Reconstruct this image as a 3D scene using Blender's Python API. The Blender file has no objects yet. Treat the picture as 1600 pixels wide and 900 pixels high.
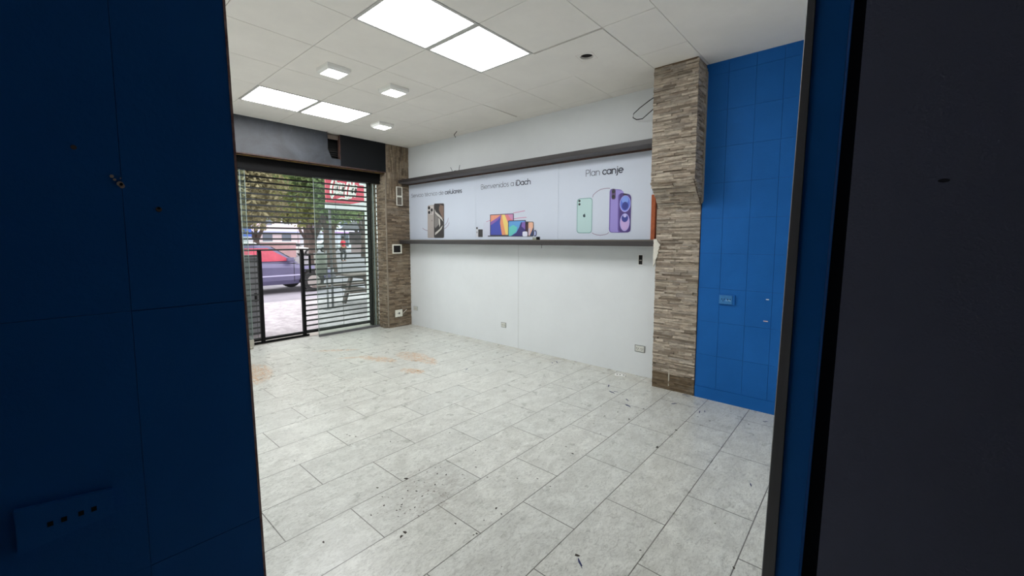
import bpy, bmesh, math, random
from mathutils import Vector, Matrix
random.seed(7)
PI = math.pi
# ------------------------------------------------------------------ camera
FPX, YAW, PITCH = 645.4, math.radians(48.536), math.radians(-4.799)
CXO, CYO = -8.08, -21.36            # principal point offset (1600x900 frame)
CAMZ = 1.419
fw = Vector((math.sin(YAW)*math.cos(PITCH), math.cos(YAW)*math.cos(PITCH), math.sin(PITCH)))
rt = Vector((math.cos(YAW), -math.sin(YAW), 0)); up = rt.cross(fw)
cd = bpy.data.cameras.new('camera'); cam = bpy.data.objects.new('camera', cd)
bpy.context.scene.collection.objects.link(cam); bpy.context.scene.camera = cam
cd.sensor_width = 36; cd.lens = FPX/1600*36; cd.shift_x = -CXO/1600; cd.shift_y = CYO/1600
cd.clip_start = 0.02; cd.clip_end = 500
m = Matrix((rt, up, -fw)).transposed().to_4x4(); m.translation = (0, 0, CAMZ); cam.matrix_world = m
# ------------------------------------------------------------------ world and exposure
sc = bpy.context.scene
sc.view_settings.view_transform = 'Standard'; sc.view_settings.look = 'None'
sc.view_settings.gamma = 1; sc.view_settings.use_curve_mapping = False
EXPOSURE, SKY, PANEL, SPOT = 0.47, 2.7, 15.5, 22.0
sc.view_settings.exposure = EXPOSURE
w = bpy.data.worlds.new('overcast_sky'); sc.world = w; w.use_nodes = True
bg = w.node_tree.nodes['Background']; bg.inputs[0].default_value = (.97, .975, 1, 1); bg.inputs[1].default_value = SKY
sc.cycles.max_bounces = 10; sc.cycles.diffuse_bounces = 6; sc.cycles.transparent_max_bounces = 16
# ------------------------------------------------------------------ constants of the room
W, D, H = 4.079, 5.739, 2.902
XB = 3.87                            # face of the blue wall
YS = 6.2                             # plane of the rolling shutter
GX = [.275, .885, 1.495, 2.105, 2.715, 3.325, 3.935]
GY = [1.124, 1.509, 2.118, 2.705, 3.303, 3.908, 4.515, 5.11]

def ray(px, py):
    return fw + rt*((px-800-CXO)/FPX) - up*((py-450-CYO)/FPX)
def on_x(px, py, x):
    d = ray(px, py); return Vector((0, 0, CAMZ)) + d*(x/d.x)
def on_y(px, py, y):
    d = ray(px, py); return Vector((0, 0, CAMZ)) + d*(y/d.y)

# ------------------------------------------------------------------ materials
def L(c):
    return tuple(((v/255)/12.92 if v/255 <= .04045 else ((v/255+.055)/1.055)**2.4) for v in c) + (1,)
MC = {}
def mat(name, col, rough=.6, metal=0, noise=0, nscale=8, bump=0, bscale=60, spec=.5, col2=None, stretch=(1, 1, 1), lin=False):
    """plain procedural paint: base colour broken by noise towards col2, optional bump"""
    if name in MC: return MC[name]
    M = bpy.data.materials.new(name); M.use_nodes = True; nt = M.node_tree; b = nt.nodes['Principled BSDF']
    c = col if lin else L(col)
    b.inputs['Base Color'].default_value = c; b.inputs['Roughness'].default_value = rough; b.inputs['Metallic'].default_value = metal
    b.inputs['Specular IOR Level'].default_value = spec
    if noise or bump or col2:
        tc = nt.nodes.new('ShaderNodeTexCoord'); mp = nt.nodes.new('ShaderNodeMapping'); mp.inputs['Scale'].default_value = stretch
        nt.links.new(tc.outputs['Object'], mp.inputs[0])
    if noise or col2:
        n = nt.nodes.new('ShaderNodeTexNoise'); n.inputs['Scale'].default_value = nscale; n.inputs['Detail'].default_value = 6; n.inputs['Roughness'].default_value = .65
        nt.links.new(mp.outputs[0], n.inputs['Vector'])
        r = nt.nodes.new('ShaderNodeValToRGB'); r.color_ramp.elements[0].position = .35; r.color_ramp.elements[1].position = .68
        c2 = (L(col2) if not lin else col2) if col2 else tuple(v*(1-noise) for v in c[:3]) + (1,)
        r.color_ramp.elements[0].color = c2; r.color_ramp.elements[1].color = c
        nt.links.new(n.outputs['Fac'], r.inputs[0]); nt.links.new(r.outputs[0], b.inputs['Base Color'])
    if bump:
        n2 = nt.nodes.new('ShaderNodeTexNoise'); n2.inputs['Scale'].default_value = bscale; n2.inputs['Detail'].default_value = 4
        nt.links.new(mp.outputs[0], n2.inputs['Vector'])
        bp = nt.nodes.new('ShaderNodeBump'); bp.inputs['Strength'].default_value = bump; bp.inputs['Distance'].default_value = .004
        nt.links.new(n2.outputs['Fac'], bp.inputs['Height']); nt.links.new(bp.outputs[0], b.inputs['Normal'])
    MC[name] = M; return M
def emis(name, col, s):
    M = bpy.data.materials.new(name); M.use_nodes = True; b = M.node_tree.nodes['Principled BSDF']
    b.inputs['Base Color'].default_value = (.8, .8, .8, 1); b.inputs['Emission Color'].default_value = col; b.inputs['Emission Strength'].default_value = s
    return M
def glassmat(name, tint, refl=.08):
    M = bpy.data.materials.new(name); M.use_nodes = True; nt = M.node_tree; nt.nodes.clear()
    o = nt.nodes.new('ShaderNodeOutputMaterial'); t = nt.nodes.new('ShaderNodeBsdfTransparent'); g = nt.nodes.new('ShaderNodeBsdfGlossy')
    d = nt.nodes.new('ShaderNodeBsdfDiffuse'); d.inputs[0].default_value = (.75, .82, .78, 1); m2 = nt.nodes.new('ShaderNodeMixShader'); m2.inputs[0].default_value = .02
    t.inputs[0].default_value = tint; g.inputs['Roughness'].default_value = .02
    mx = nt.nodes.new('ShaderNodeMixShader'); fr = nt.nodes.new('ShaderNodeFresnel'); fr.inputs[0].default_value = 1.3
    nt.links.new(fr.outputs[0], mx.inputs[0]); nt.links.new(t.outputs[0], mx.inputs[1]); nt.links.new(g.outputs[0], mx.inputs[2])
    nt.links.new(mx.outputs[0], m2.inputs[1]); nt.links.new(d.outputs[0], m2.inputs[2]); nt.links.new(m2.outputs[0], o.inputs[0])
    return M

class NT:
    """small node helper"""
    def __init__(s, M): s.nt = M.node_tree
    def n(s, t, **k):
        o = s.nt.nodes.new(t)
        for a, v in k.items(): setattr(o, a, v)
        return o
    def l(s, a, b): s.nt.links.new(a, b)
    def math(s, op, a, b=None, c=None):
        o = s.nt.nodes.new('ShaderNodeMath'); o.operation = op
        for i, v in enumerate((a, b, c)):
            if v is None: continue
            if isinstance(v, (int, float)): o.inputs[i].default_value = v
            else: s.nt.links.new(v, o.inputs[i])
        return o.outputs[0]
    def mix(s, f, a, b, mode='MIX'):
        o = s.nt.nodes.new('ShaderNodeMixRGB'); o.blend_type = mode
        for i, v in enumerate((f, a, b)):
            if isinstance(v, (int, float)): o.inputs[i].default_value = v
            elif isinstance(v, tuple): o.inputs[i].default_value = v
            else: s.nt.links.new(v, o.inputs[i])
        return o.outputs[0]
    def ramp(s, f, p0, p1, c0=(0, 0, 0, 1), c1=(1, 1, 1, 1)):
        o = s.nt.nodes.new('ShaderNodeValToRGB'); e = o.color_ramp.elements
        e[0].position = p0; e[1].position = p1; e[0].color = c0; e[1].color = c1; s.nt.links.new(f, o.inputs[0]); return o.outputs[0]
    def noise(s, vec, sc_, det=5, rough=.6, dist=0):
        o = s.nt.nodes.new('ShaderNodeTexNoise'); o.inputs['Scale'].default_value = sc_; o.inputs['Detail'].default_value = det
        o.inputs['Roughness'].default_value = rough; o.inputs['Distortion'].default_value = dist; s.nt.links.new(vec, o.inputs['Vector']); return o.outputs['Fac']
    def mapping(s, vec, loc=(0, 0, 0), rot=(0, 0, 0), scl=(1, 1, 1)):
        o = s.nt.nodes.new('ShaderNodeMapping'); o.inputs[1].default_value = loc; o.inputs[2].default_value = rot; o.inputs[3].default_value = scl
        s.nt.links.new(vec, o.inputs[0]); return o.outputs[0]

def floor_material():
    M = bpy.data.materials.new('pale_marbled_floor_tile'); M.use_nodes = True; t = NT(M); b = M.node_tree.nodes['Principled BSDF']
    tc = t.n('ShaderNodeTexCoord').outputs['Object']
    br = t.n('ShaderNodeTexBrick'); br.offset = .5; br.offset_frequency = 2
    t.l(t.mapping(tc, loc=(-1.333, -.3738, 0)), br.inputs['Vector'])
    for k, v in (('Scale', 1), ('Mortar Size', .0028), ('Mortar Smooth', .2), ('Bias', 0), ('Brick Width', .6488), ('Row Height', .3244)): br.inputs[k].default_value = v
    br.inputs['Color1'].default_value = L((222, 223, 216)); br.inputs['Color2'].default_value = L((214, 216, 210)); br.inputs['Mortar'].default_value = L((76, 72, 66))
    # veins and soft blotches of the tile print
    blot = t.ramp(t.noise(t.mapping(tc, scl=(1, 1.6, 1)), 6, 8, .7, .6), .38, .66)
    c = t.mix(blot, t.mix(.5, br.outputs['Color'], L((164, 164, 157))), br.outputs['Color'])
    vein = t.ramp(t.noise(t.mapping(tc, rot=(0, 0, .5), scl=(1, 2.4, 1)), 17, 12, .8, 2.2), .36, .50)
    c = t.mix(vein, t.mix(.55, c, L((122, 120, 114))), c)
    fine = t.ramp(t.noise(t.mapping(tc, rot=(0, 0, -.6), scl=(1, 2.2, 1)), 48, 8, .8, 1.0), .40, .50); c = t.mix(fine, t.mix(.30, c, L((124, 122, 116))), c)
    # specks of dirt: thicker towards the street
    sep = t.n('ShaderNodeSeparateXYZ'); t.l(tc, sep.inputs[0]); X, Y = sep.outputs[0], sep.outputs[1]
    vor = t.n('ShaderNodeTexVoronoi'); vor.inputs['Scale'].default_value = 34; t.l(t.mapping(tc, scl=(1.6, 1, 1)), vor.inputs['Vector'])
    vr = t.n('ShaderNodeSeparateColor'); t.l(vor.outputs['Color'], vr.inputs[0])
    thr = t.math('MULTIPLY', t.math('POWER', vr.outputs[0], 2), .24)
    speck = t.math('LESS_THAN', vor.outputs['Distance'], thr)
    def blob(cx, cy, rx, ry, rot=0):
        ca, sa = math.cos(rot), math.sin(rot)
        dx = t.math('SUBTRACT', X, cx); dy = t.math('SUBTRACT', Y, cy)
        u = t.math('DIVIDE', t.math('ADD', t.math('MULTIPLY', dx, ca), t.math('MULTIPLY', dy, sa)), rx)
        v = t.math('DIVIDE', t.math('SUBTRACT', t.math('MULTIPLY', dy, ca), t.math('MULTIPLY', dx, sa)), ry)
        r = t.math('ADD', t.math('POWER', t.math('ABSOLUTE', u), 2), t.math('POWER', t.math('ABSOLUTE', v), 2))
        return t.math('MAXIMUM', t.math('SUBTRACT', 1, r), 0)
    grime = t.math('ADD', blob(1.6, 4.4, .9, 1.3), t.math('ADD', blob(1.38, 1.8, .32, .3), t.math('MULTIPLY', blob(3.3, 1.4, .8, .5), .3)))
    gr = t.math('MINIMUM', t.math('ADD', t.math('MULTIPLY', grime, 1.4), .0), 1)
    gate = t.math('GREATER_THAN', t.math('ADD', t.noise(tc, 9, 4, .6), t.math('MULTIPLY', gr, .36)), .66)
    c = t.mix(t.math('MULTIPLY', t.math('MULTIPLY', speck, gate), .8), c, L((70, 60, 52)))
    smut = t.math('MULTIPLY', grime, t.ramp(t.noise(t.mapping(tc, scl=(1, 2.5, 1)), 16, 8, .75, .8), .45, .62))
    c = t.mix(t.math('MULTIPLY', smut, .45), c, L((128, 118, 108)))
    # rust coloured smears
    st = None
    for a in ((2.60, 4.36, .10, .30, .30), (2.94, 4.12, .16, .30, .0), (2.97, 3.90, .10, .26, -.25), (2.60, 3.67, .09, .16, .35), (2.45, 5.1, .30, .05, -.7), (1.42, 4.85, .20, .42, -.25), (2.45, 4.62, .22, .035, -.6)):
        q = blob(*a); st = q if st is None else t.math('MAXIMUM', st, q)
    sm = t.math('MULTIPLY', t.math('MULTIPLY', st, 3.2), t.ramp(t.noise(t.mapping(tc, rot=(0, 0, -.45), scl=(2.6, .7, 1)), 21, 10, .8, 1.6), .50, .58))
    c = t.mix(t.math('MINIMUM', sm, .72), c, L((190, 128, 32)))
    # brown dust along the foot of the walls
    edge = t.math('MULTIPLY', t.ramp(t.math('SUBTRACT', X, 3.72), .0, .35), t.ramp(t.noise(tc, 7, 6, .7), .4, .7))
    c = t.mix(t.math('MULTIPLY', edge, .45), c, L((150, 132, 104)))
    t.l(c, b.inputs['Base Color'])
    t.l(t.math('ADD', t.math('MULTIPLY', t.noise(tc, 9, 4), .25), .18), b.inputs['Roughness'])
    bp = t.n('ShaderNodeBump'); bp.inputs['Strength'].default_value = .5; bp.inputs['Distance'].default_value = .002
    t.l(t.math('SUBTRACT', 1, br.outputs['Fac']), bp.inputs['Height']); t.l(bp.outputs[0], b.inputs['Normal'])
    b.inputs['Specular IOR Level'].default_value = .5
    return M
def strip_material(name, cols, nscale=9):
    """stone strips: colour by a random value stored on every strip"""
    M = bpy.data.materials.new(name); M.use_nodes = True; t = NT(M); b = M.node_tree.nodes['Principled BSDF']
    at = t.n('ShaderNodeAttribute'); at.attribute_name = 'tone'
    r = t.n('ShaderNodeValToRGB'); e = r.color_ramp.elements
    e[0].color = L(cols[0]); e[1].color = L(cols[-1])
    for i, c in enumerate(cols[1:-1]):
        q = e.new((i+1)/(len(cols)-1)); q.color = L(c)
    t.l(at.outputs['Fac'], r.inputs[0])
    tc = t.n('ShaderNodeTexCoord').outputs['Object']
    n = t.noise(t.mapping(tc, scl=(1, 1, 3.5)), nscale*2, 8, .75)
    c = t.mix(t.ramp(n, .36, .60), t.mix(.62, r.outputs[0], L((84, 74, 64))), r.outputs[0])
    n2 = t.noise(tc, 4, 5, .6); c = t.mix(t.math('MULTIPLY', t.ramp(n2, .5, .72), .45), c, L((178, 168, 150)))
    t.l(c, b.inputs['Base Color']); b.inputs['Roughness'].default_value = .8
    bp = t.n('ShaderNodeBump'); bp.inputs['Strength'].default_value = .8; bp.inputs['Distance'].default_value = .006
    t.l(t.noise(t.mapping(tc, scl=(1, 1, 3)), 45, 8, .75), bp.inputs['Height']); t.l(bp.outputs[0], b.inputs['Normal'])
    return M
def header_material():
    M = bpy.data.materials.new('scuffed_dark_sheet_metal'); M.use_nodes = True; t = NT(M); b = M.node_tree.nodes['Principled BSDF']
    tc = t.n('ShaderNodeTexCoord').outputs['Object']
    n = t.ramp(t.noise(tc, 2.4, 7, .65, .5), .35, .7); c = t.mix(n, L((34, 37, 43)), L((60, 65, 73)))
    n = t.ramp(t.noise(t.mapping(tc, scl=(5, 1, 1)), 5, 8, .8), .60, .74); c = t.mix(t.math('MULTIPLY', n, .45), c, L((112, 118, 126)))
    t.l(c, b.inputs['Base Color']); b.inputs['Roughness'].default_value = .45
    return M
def panel_blue():
    """blue paint over large wall tiles: seams show as shallow grooves"""
    M = bpy.data.materials.new('blue_gloss_wall_paint'); M.use_nodes = True; t = NT(M); b = M.node_tree.nodes['Principled BSDF']
    tc = t.n('ShaderNodeTexCoord').outputs['Object']
    c = t.mix(t.ramp(t.noise(tc, 3, 6, .6), .35, .7), (.006, .106, .375, 1), (.009, .124, .43, 1)); t.l(c, b.inputs['Base Color'])
    b.inputs['Roughness'].default_value = .55; b.inputs['Specular IOR Level'].default_value = .18
    bp = t.n('ShaderNodeBump'); bp.inputs['Strength'].default_value = .25; bp.inputs['Distance'].default_value = .003
    t.l(t.noise(tc, 90, 4), bp.inputs['Height']); t.l(bp.outputs[0], b.inputs['Normal'])
    return M
def leaf_material(name, a, b_):
    M = bpy.data.materials.new(name); M.use_nodes = True; t = NT(M); nt = M.node_tree; nt.nodes.clear()
    tc = t.n('ShaderNodeTexCoord').outputs['Object']; o = t.n('ShaderNodeOutputMaterial')
    c = t.mix(t.ramp(t.noise(tc, 1.3, 5, .7), .35, .65), L(a), L(b_))
    d = t.n('ShaderNodeBsdfDiffuse'); tr = t.n('ShaderNodeBsdfTranslucent'); mx = t.n('ShaderNodeMixShader'); mx.inputs[0].default_value = .4
    t.l(c, d.inputs[0]); t.l(c, tr.inputs[0]); t.l(d.outputs[0], mx.inputs[1]); t.l(tr.outputs[0], mx.inputs[2]); t.l(mx.outputs[0], o.inputs[0])
    return M

m_floor = floor_material()
m_ceil = mat('off_white_ceiling_board', (240, 236, 229), .9, noise=.05, nscale=3, bump=.15, bscale=200)
m_ceilback = mat('dark_ceiling_void', (24, 24, 24), .9)
m_wall = mat('pale_grey_wall_paint', (218, 222, 224), .7, noise=.045, nscale=2.2, bump=.12, bscale=45)
m_white = mat('white_plaster', (246, 246, 243), .8, noise=.05)
m_blue = panel_blue()
m_seam = mat('dark_blue_seam', (9, 42, 108), .7)
m_stone = strip_material('stacked_slate_strips', [(130, 117, 102), (168, 152, 135), (194, 179, 161), (214, 201, 183), (152, 141, 128), (181, 171, 159)])
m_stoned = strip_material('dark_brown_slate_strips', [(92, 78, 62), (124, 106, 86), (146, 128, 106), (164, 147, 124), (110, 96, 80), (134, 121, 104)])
m_stoneback = mat('grey_mortar', (120, 112, 102), .95, noise=.3, nscale=30)
m_brownback = mat('brown_scraped_mortar', (112, 92, 70), .95, noise=.35, nscale=18, bump=.6)
m_header = header_material()
m_headdark = mat('matt_black_sheet', (18, 20, 24), .6, spec=.2, noise=.15, nscale=3)
m_black = mat('black_steel', (14, 14, 15), .65, noise=.2, spec=.15)
m_slat = mat('dark_grey_galvanised_slat', (40, 42, 42), .7)
m_rust = mat('rusty_edge', (92, 62, 50), .8, col2=(48, 38, 36), nscale=30)
m_ochre = mat('ochre_sealant_edge', (166, 132, 66), .7, col2=(110, 84, 62), nscale=14)
m_shelf = mat('charcoal_melamine', (50, 46, 46), .5, noise=.18, nscale=6)
m_shelfunder = mat('grey_shelf_underside', (98, 93, 94), .6, noise=.15, nscale=5)
m_trimwhite = mat('ivory_plastic', (228, 226, 214), .4)
m_plast = mat('white_plastic', (232, 232, 228), .35)
m_dark = mat('dark_void', (18, 17, 16), .9)
m_banner = mat('white_printed_vinyl', (200, 208, 222), .45, noise=.02, nscale=2)
m_ink = mat('navy_grey_ink', (72, 76, 92), .6)
m_inkbold = mat('dark_navy_ink', (46, 50, 70), .6)
m_alu = mat('brushed_dark_aluminium', (96, 96, 98), .5, metal=.0, noise=.15, nscale=80, stretch=(1, 1, .05))
m_char = mat('charcoal_door_laminate', (92, 96, 118), .7, noise=.12, nscale=3, bump=.5, bscale=160)
m_glass = glassmat('clear_green_tinted_glass', (.86, .93, .90, 1))
m_glassedge = mat('green_glass_edge', (128, 142, 136), .3)
m_panel = emis('lit_panel_diffuser', (.97, .985, 1, 1), PANEL)
m_spot = emis('lit_square_diffuser', (1, .99, .96, 1), SPOT)

# ------------------------------------------------------------------ object helpers
COL = sc.collection
def link(o, parent=None):
    COL.objects.link(o)
    if parent is not None: o.parent = parent
    return o
def obj(name, bm, mats, parent=None, smooth=False, loc=None):
    me = bpy.data.meshes.new(name); bmesh.ops.recalc_face_normals(bm, faces=bm.faces[:]); bm.to_mesh(me); bm.free()
    if not isinstance(mats, (list, tuple)): mats = [mats]
    for q in mats: me.materials.append(q)
    if smooth:
        for p in me.polygons: p.use_smooth = True
    o = bpy.data.objects.new(name, me)
    if loc: o.location = loc
    return link(o, parent)
def empty(name, loc=(0, 0, 0), rz=0, parent=None):
    o = bpy.data.objects.new(name, None); o.location = loc; o.rotation_euler = (0, 0, rz); o.empty_display_size = .1
    return link(o, parent)
def tag(o, label, cat, group=None, kind=None):
    o['label'] = label; o['category'] = cat
    if group: o['group'] = group
    if kind: o['kind'] = kind
    return o
def struct(o): o['kind'] = 'structure'; return o
def tree_copy(o, loc=None, parent=None, rz=None):
    c = o.copy(); link(c, parent)
    if loc is not None: c.location = loc
    if rz is not None: c.rotation_euler = (0, 0, rz)
    for ch in list(o.children): tree_copy(ch, parent=c)
    return c
def B(): return bmesh.new()
def box(bm, x0, x1, y0, y1, z0, z1, mi=0, bev=0):
    vs = [bm.verts.new((x, y, z)) for x in (x0, x1) for y in (y0, y1) for z in (z0, z1)]
    fs = [bm.faces.new([vs[i] for i in f]) for f in ((0, 1, 3, 2), (4, 6, 7, 5), (0, 4, 5, 1), (2, 3, 7, 6), (0, 2, 6, 4), (1, 5, 7, 3))]
    for f in fs: f.material_index = mi
    if bev:
        es = list({e for f in fs for e in f.edges})
        r = bmesh.ops.bevel(bm, geom=es, offset=bev, segments=2, affect='EDGES', profile=.6)
        for f in r['faces']: f.material_index = mi
    return fs
def bx(name, dims, m_, parent=None, bev=0, loc=None):
    b = B(); box(b, *dims, bev=bev); return obj(name, b, m_, parent, loc=loc)
def prism(bm, pts, axis, a0, a1, mi=0):
    """polygon pts in the plane normal to axis, extruded from a0 to a1"""
    def P(p, a):
        return {'x': (a, p[0], p[1]), 'y': (p[0], a, p[1]), 'z': (p[0], p[1], a)}[axis]
    A = [bm.verts.new(P(p, a0)) for p in pts]; C = [bm.verts.new(P(p, a1)) for p in pts]; n = len(pts)
    fs = [bm.faces.new(A), bm.faces.new(C[::-1])] + [bm.faces.new((A[i], C[i], C[(i+1) % n], A[(i+1) % n])) for i in range(n)]
    for f in fs: f.material_index = mi
    return fs
def tube(bm, pts, r, seg=8, mi=0, caps=True):
    pts = [Vector(p) for p in pts]; rs = r if isinstance(r, (list, tuple)) else [r]*len(pts); rings = []
    up_ = Vector((0, 0, 1))
    for i, p in enumerate(pts):
        d = (pts[min(i+1, len(pts)-1)] - pts[max(i-1, 0)]).normalized()
        a = d.cross(up_);  a = Vector((1, 0, 0)) if a.length < 1e-3 else a.normalized()
        b = d.cross(a).normalized()
        rings.append([bm.verts.new(p + (a*math.cos(2*PI*k/seg) + b*math.sin(2*PI*k/seg))*rs[i]) for k in range(seg)])
    for i in range(len(rings)-1):
        for k in range(seg):
            f = bm.faces.new((rings[i][k], rings[i][(k+1) % seg], rings[i+1][(k+1) % seg], rings[i+1][k])); f.material_index = mi; f.smooth = True
    if caps:
        for q in (rings[0][::-1], rings[-1]):
            f = bm.faces.new(q); f.material_index = mi
def cyl(bm, c, r, h, axis='z', seg=24, mi=0, r2=None):
    r2 = r if r2 is None else r2; A = []; C = []
    for k in range(seg):
        a = 2*PI*k/seg; u, v = math.cos(a), math.sin(a)
        for lst, rr, hh in ((A, r, 0), (C, r2, h)):
            p = {'z': (c[0]+rr*u, c[1]+rr*v, c[2]+hh), 'x': (c[0]+hh, c[1]+rr*u, c[2]+rr*v), 'y': (c[0]+rr*u, c[1]+hh, c[2]+rr*v)}[axis]
            lst.append(bm.verts.new(p))
    fs = [bm.faces.new(A[::-1]), bm.faces.new(C)] + [bm.faces.new((A[k], A[(k+1) % seg], C[(k+1) % seg], C[k])) for k in range(seg)]
    for f in fs: f.material_index = mi
    for f in fs[2:]: f.smooth = True

# ================================================================== ROOM SHELL
b = B(); box(b, -1.3, 4.3, -1.7, 6.12, -.08, 0); struct(obj('floor', b, m_floor))
b = B(); box(b, .9, 3.9, 6.12, 6.42, -.08, -.004); tag(obj('door_sill', b, mat('worn_concrete_sill', (176, 170, 162), .9, noise=.25, nscale=14)), 'worn concrete threshold under the rolling shutter', 'threshold')
# ceiling: plain board near the camera, a grid of separate tiles beyond it
b = B()
box(b, -1.3, 4.3, -1.7, 6.5, H+.02, H+.12, 1)
box(b, -1.3, 4.3, -1.7, GY[0]-.002, H, H+.02, 0)
ys = GY + [D+.1]
SKIP = {(2, 2), (3, 2), (2, 6), (3, 6), (4, 1), (5, 4)}      # luminous panels and the two loose tiles are things of their own
for j in range(len(ys)-1):
    for i in range(-1, len(GX)):
        if (i, j) in SKIP: continue
        x0 = .1 if i < 0 else GX[i]; x1 = GX[i+1] if i+1 < len(GX) else 4.2
        box(b, x0+.0022, x1-.0022, ys[j]+.0022, ys[j+1]-.0022, H, H+.02, 0)
struct(obj('ceiling', b, [m_ceil, m_ceilback]))

def wall(name, dims, m_): return struct(bx(name, dims, m_))
wall('wall_right', (W, W+.15, -.1, 6.0, 0, H+.02), m_wall)
b = B(); box(b, W-.0012, W+.001, 3.4025, 3.4055, 0, 1.36); struct(obj('trim_5', b, mat('wall_board_joint', (168, 172, 170), .8)))
# right wall near the camera: blue painted tiles with open seams
b = B(); box(b, XB+.006, XB+.2, .0, 1.15, 0, H+.02, 1)
yy = [1.14, .968, .767, .58, .38, .19, .0]; zz = [0, .106, .40, .70, .995, 1.30, 1.60, 1.90, 2.20, 2.50, 2.80, H+.015]
for i in range(len(yy)-1):
    for j in range(len(zz)-1): box(b, XB, XB+.01, yy[i+1]+.0009, yy[i]-.0009, zz[j]+.0007, zz[j+1]-.0007, 0)
box(b, XB-.004, XB+.002, .0, 1.14, 0, .104, 0)
struct(obj('wall_blue', b, [m_blue, m_seam])).name = 'wall_right'
wall('wall_left', (0, .15, 1.0, 6.0, 0, H+.02), m_white)
b = B(); box(b, -.4, 1.2, 5.74, 6.42, 0, H+.02); box(b, 3.66, 4.3, 5.86, 6.42, 0, H+.02); box(b, -.4, 4.3, 5.98, 6.42, 2.44, H+.02); box(b, -3, 8, 6.02, 6.44, H, 5.2); box(b, 4.3, 8, 6.02, 6.42, -.1, H); box(b, -3, -.4, 6.02, 6.42, -.1, H)  # outer boxes: unseen facade, added so skylight enters only through the shutter
struct(obj('wall_front', b, m_white))
# partition of the dark room the picture is taken from, left of the doorway
b = B()
def ex(z): return .2765 - .016*z
prism(b, [(-1.3, 0), (ex(0), 0), (ex(H), H), (-1.3, H)], 'y', .905, 1.0, 0)
vx = [-1.3, -.85, -.41, .094]
for i in range(4):
    for j in range(4):
        z0, z1 = (0, .42, .86, 1.303, H)[j], (.42, .86, 1.303, H)[j]
        a0 = vx[i]+.0003; 
        if i < 3: prism(b, [(a0, z0+.0003), (vx[i+1]-.0003, z0+.0003), (vx[i+1]-.0003, z1-.0003), (a0, z1-.0003)], 'y', .90, .906, 0)
        else: prism(b, [(a0, z0+.0006), (ex(z0), z0+.0006), (ex(z1), z1-.0006), (a0, z1-.0006)], 'y', .90, .906, 0)
struct(obj('wall_partition', b, [m_blue])).name = 'wall_left'
b = B(); prism(b, [(ex(0), 0), (ex(0)+.004, 0), (ex(H)+.004, H), (ex(H), H)], 'y', .8995, 1.0); struct(obj('trim_1', b, mat('chipped_plaster_bead', (196, 170, 160), .8, col2=(120, 70, 62), nscale=18)))
wall('wall_lobby_left', (-1.45, -1.3, -1.7, 1.0, 0, H), m_char).name = 'wall_left'
wall('wall_lobby_back', (-1.45, 1.3, -1.85, -1.7, 0, H), m_char).name = 'wall_back'
b = B(); box(b, 1.336, 4.2, -.03, .09, 0, H+.02, 0); box(b, 1.336, 3.9, .09, .10, 0, H+.02, 1); struct(obj('wall_back', b, [m_blue, m_white]))  # unseen room-side face, made white to bounce light onto near ceiling and floor
# right side of the doorway: aluminium stop, blue jamb, gap with its shadow painted dark and charcoal door leaf
def yz(b_, l, r, x0, x1, mi=0): prism(b_, [(l(0), 0), (l(H), H), (r(H), H), (r(0), 0)], 'x', x0, x1, mi)
f1 = lambda z: .1803-.019*z
f2 = lambda z: .148-.0107*z
f3 = lambda z: .1057-.0213*z
f4 = lambda z: .0666-.0148*z
b = B(); yz(b, lambda z: f1(z)-.0018, f2, 1.194, 1.335); yz(b, f1, lambda z: f1(z)-.0018, 1.198, 1.335)
prism_pts = None
A_t = [b.verts.new((1.194, f1(z)-.0018, z)) for z in (0, H)]; B_t = [b.verts.new((1.198, f1(z)+.0002, z)) for z in (0, H)]; b.faces.new((A_t[0], A_t[1], B_t[1], B_t[0])); struct(obj('trim_2', b, m_alu))
b = B(); yz(b, lambda z: f2(z)-.0008, f3, 1.20, 1.335); struct(obj('trim_3', b, m_blue))
b = B(); yz(b, f3, f4, 1.30, 1.33); box(b, 1.262, 1.33, -.06, -.03, 0, H); struct(obj('gap_shade', b, m_dark))  # dark strip stands in for the shadow inside the gap
dr = struct(empty('door_1', (1.2, 0, 0)))
b = B(); prism(b, [(f4(0)-0, 0.012), (f4(H), H-.01), (-1.65, H-.01), (-1.65, .012)], 'x', 0, .04); obj('door_leaf', b, m_char, dr)
b = B(); prism(b, [(-.099+.0085*math.cos(a), 1.536+.0038*math.sin(a)) for a in [2*PI*k/20 for k in range(20)]], 'x', -.0012, .001); obj('finger_slot', b, mat('dark_slot', (34, 35, 44), .9), dr)

# marks on the dark partition
b = B()
for dx, dz, r in ((-.006, .008, .0026), (-.003, .003, .002), (.003, -.003, .0042), (.005, -.006, .0036), (.004, .006, .001)): cyl(b, (dx, -.001, dz), r, .002, 'y', 9)
cyl(b, (.0042, -.0014, -.0035), .0022, .001, 'y', 9, 1)
tag(obj('plaster_chip', b, [mat('bare_plaster', (190, 176, 160), .9), m_dark], loc=(.089, .8995, 1.510)), 'pale chipped hole on the seam of the dark blue wall', 'wall chip')
b = B(); cyl(b, (0, -.0008, 0), .0042, .001, 'y', 10, 0); cyl(b, (.0, -.0012, .002), .0022, .001, 'y', 10, 1)
tag(obj('screw_hole', b, [mat('dusty_plug', (92, 86, 84), .9), m_dark], loc=(.1375, .8995, 1.4695)), 'small grey screw hole in the dark blue wall nearest the door edge', 'screw hole')
b = B(); cyl(b, (0, -.0008, 0), .0035, .001, 'y', 10, 0)
tag(obj('screw_hole', b, [mat('dusty_plug', (92, 86, 84), .9)], loc=(.044, .8995, 1.556)), 'faint filled screw hole high on the dark blue wall, above the chip', 'screw hole')
t = tag(empty('switch_box', (.003, .90, .998)), 'blue painted wall socket low on the dark wall at left', 'wall socket')
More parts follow.
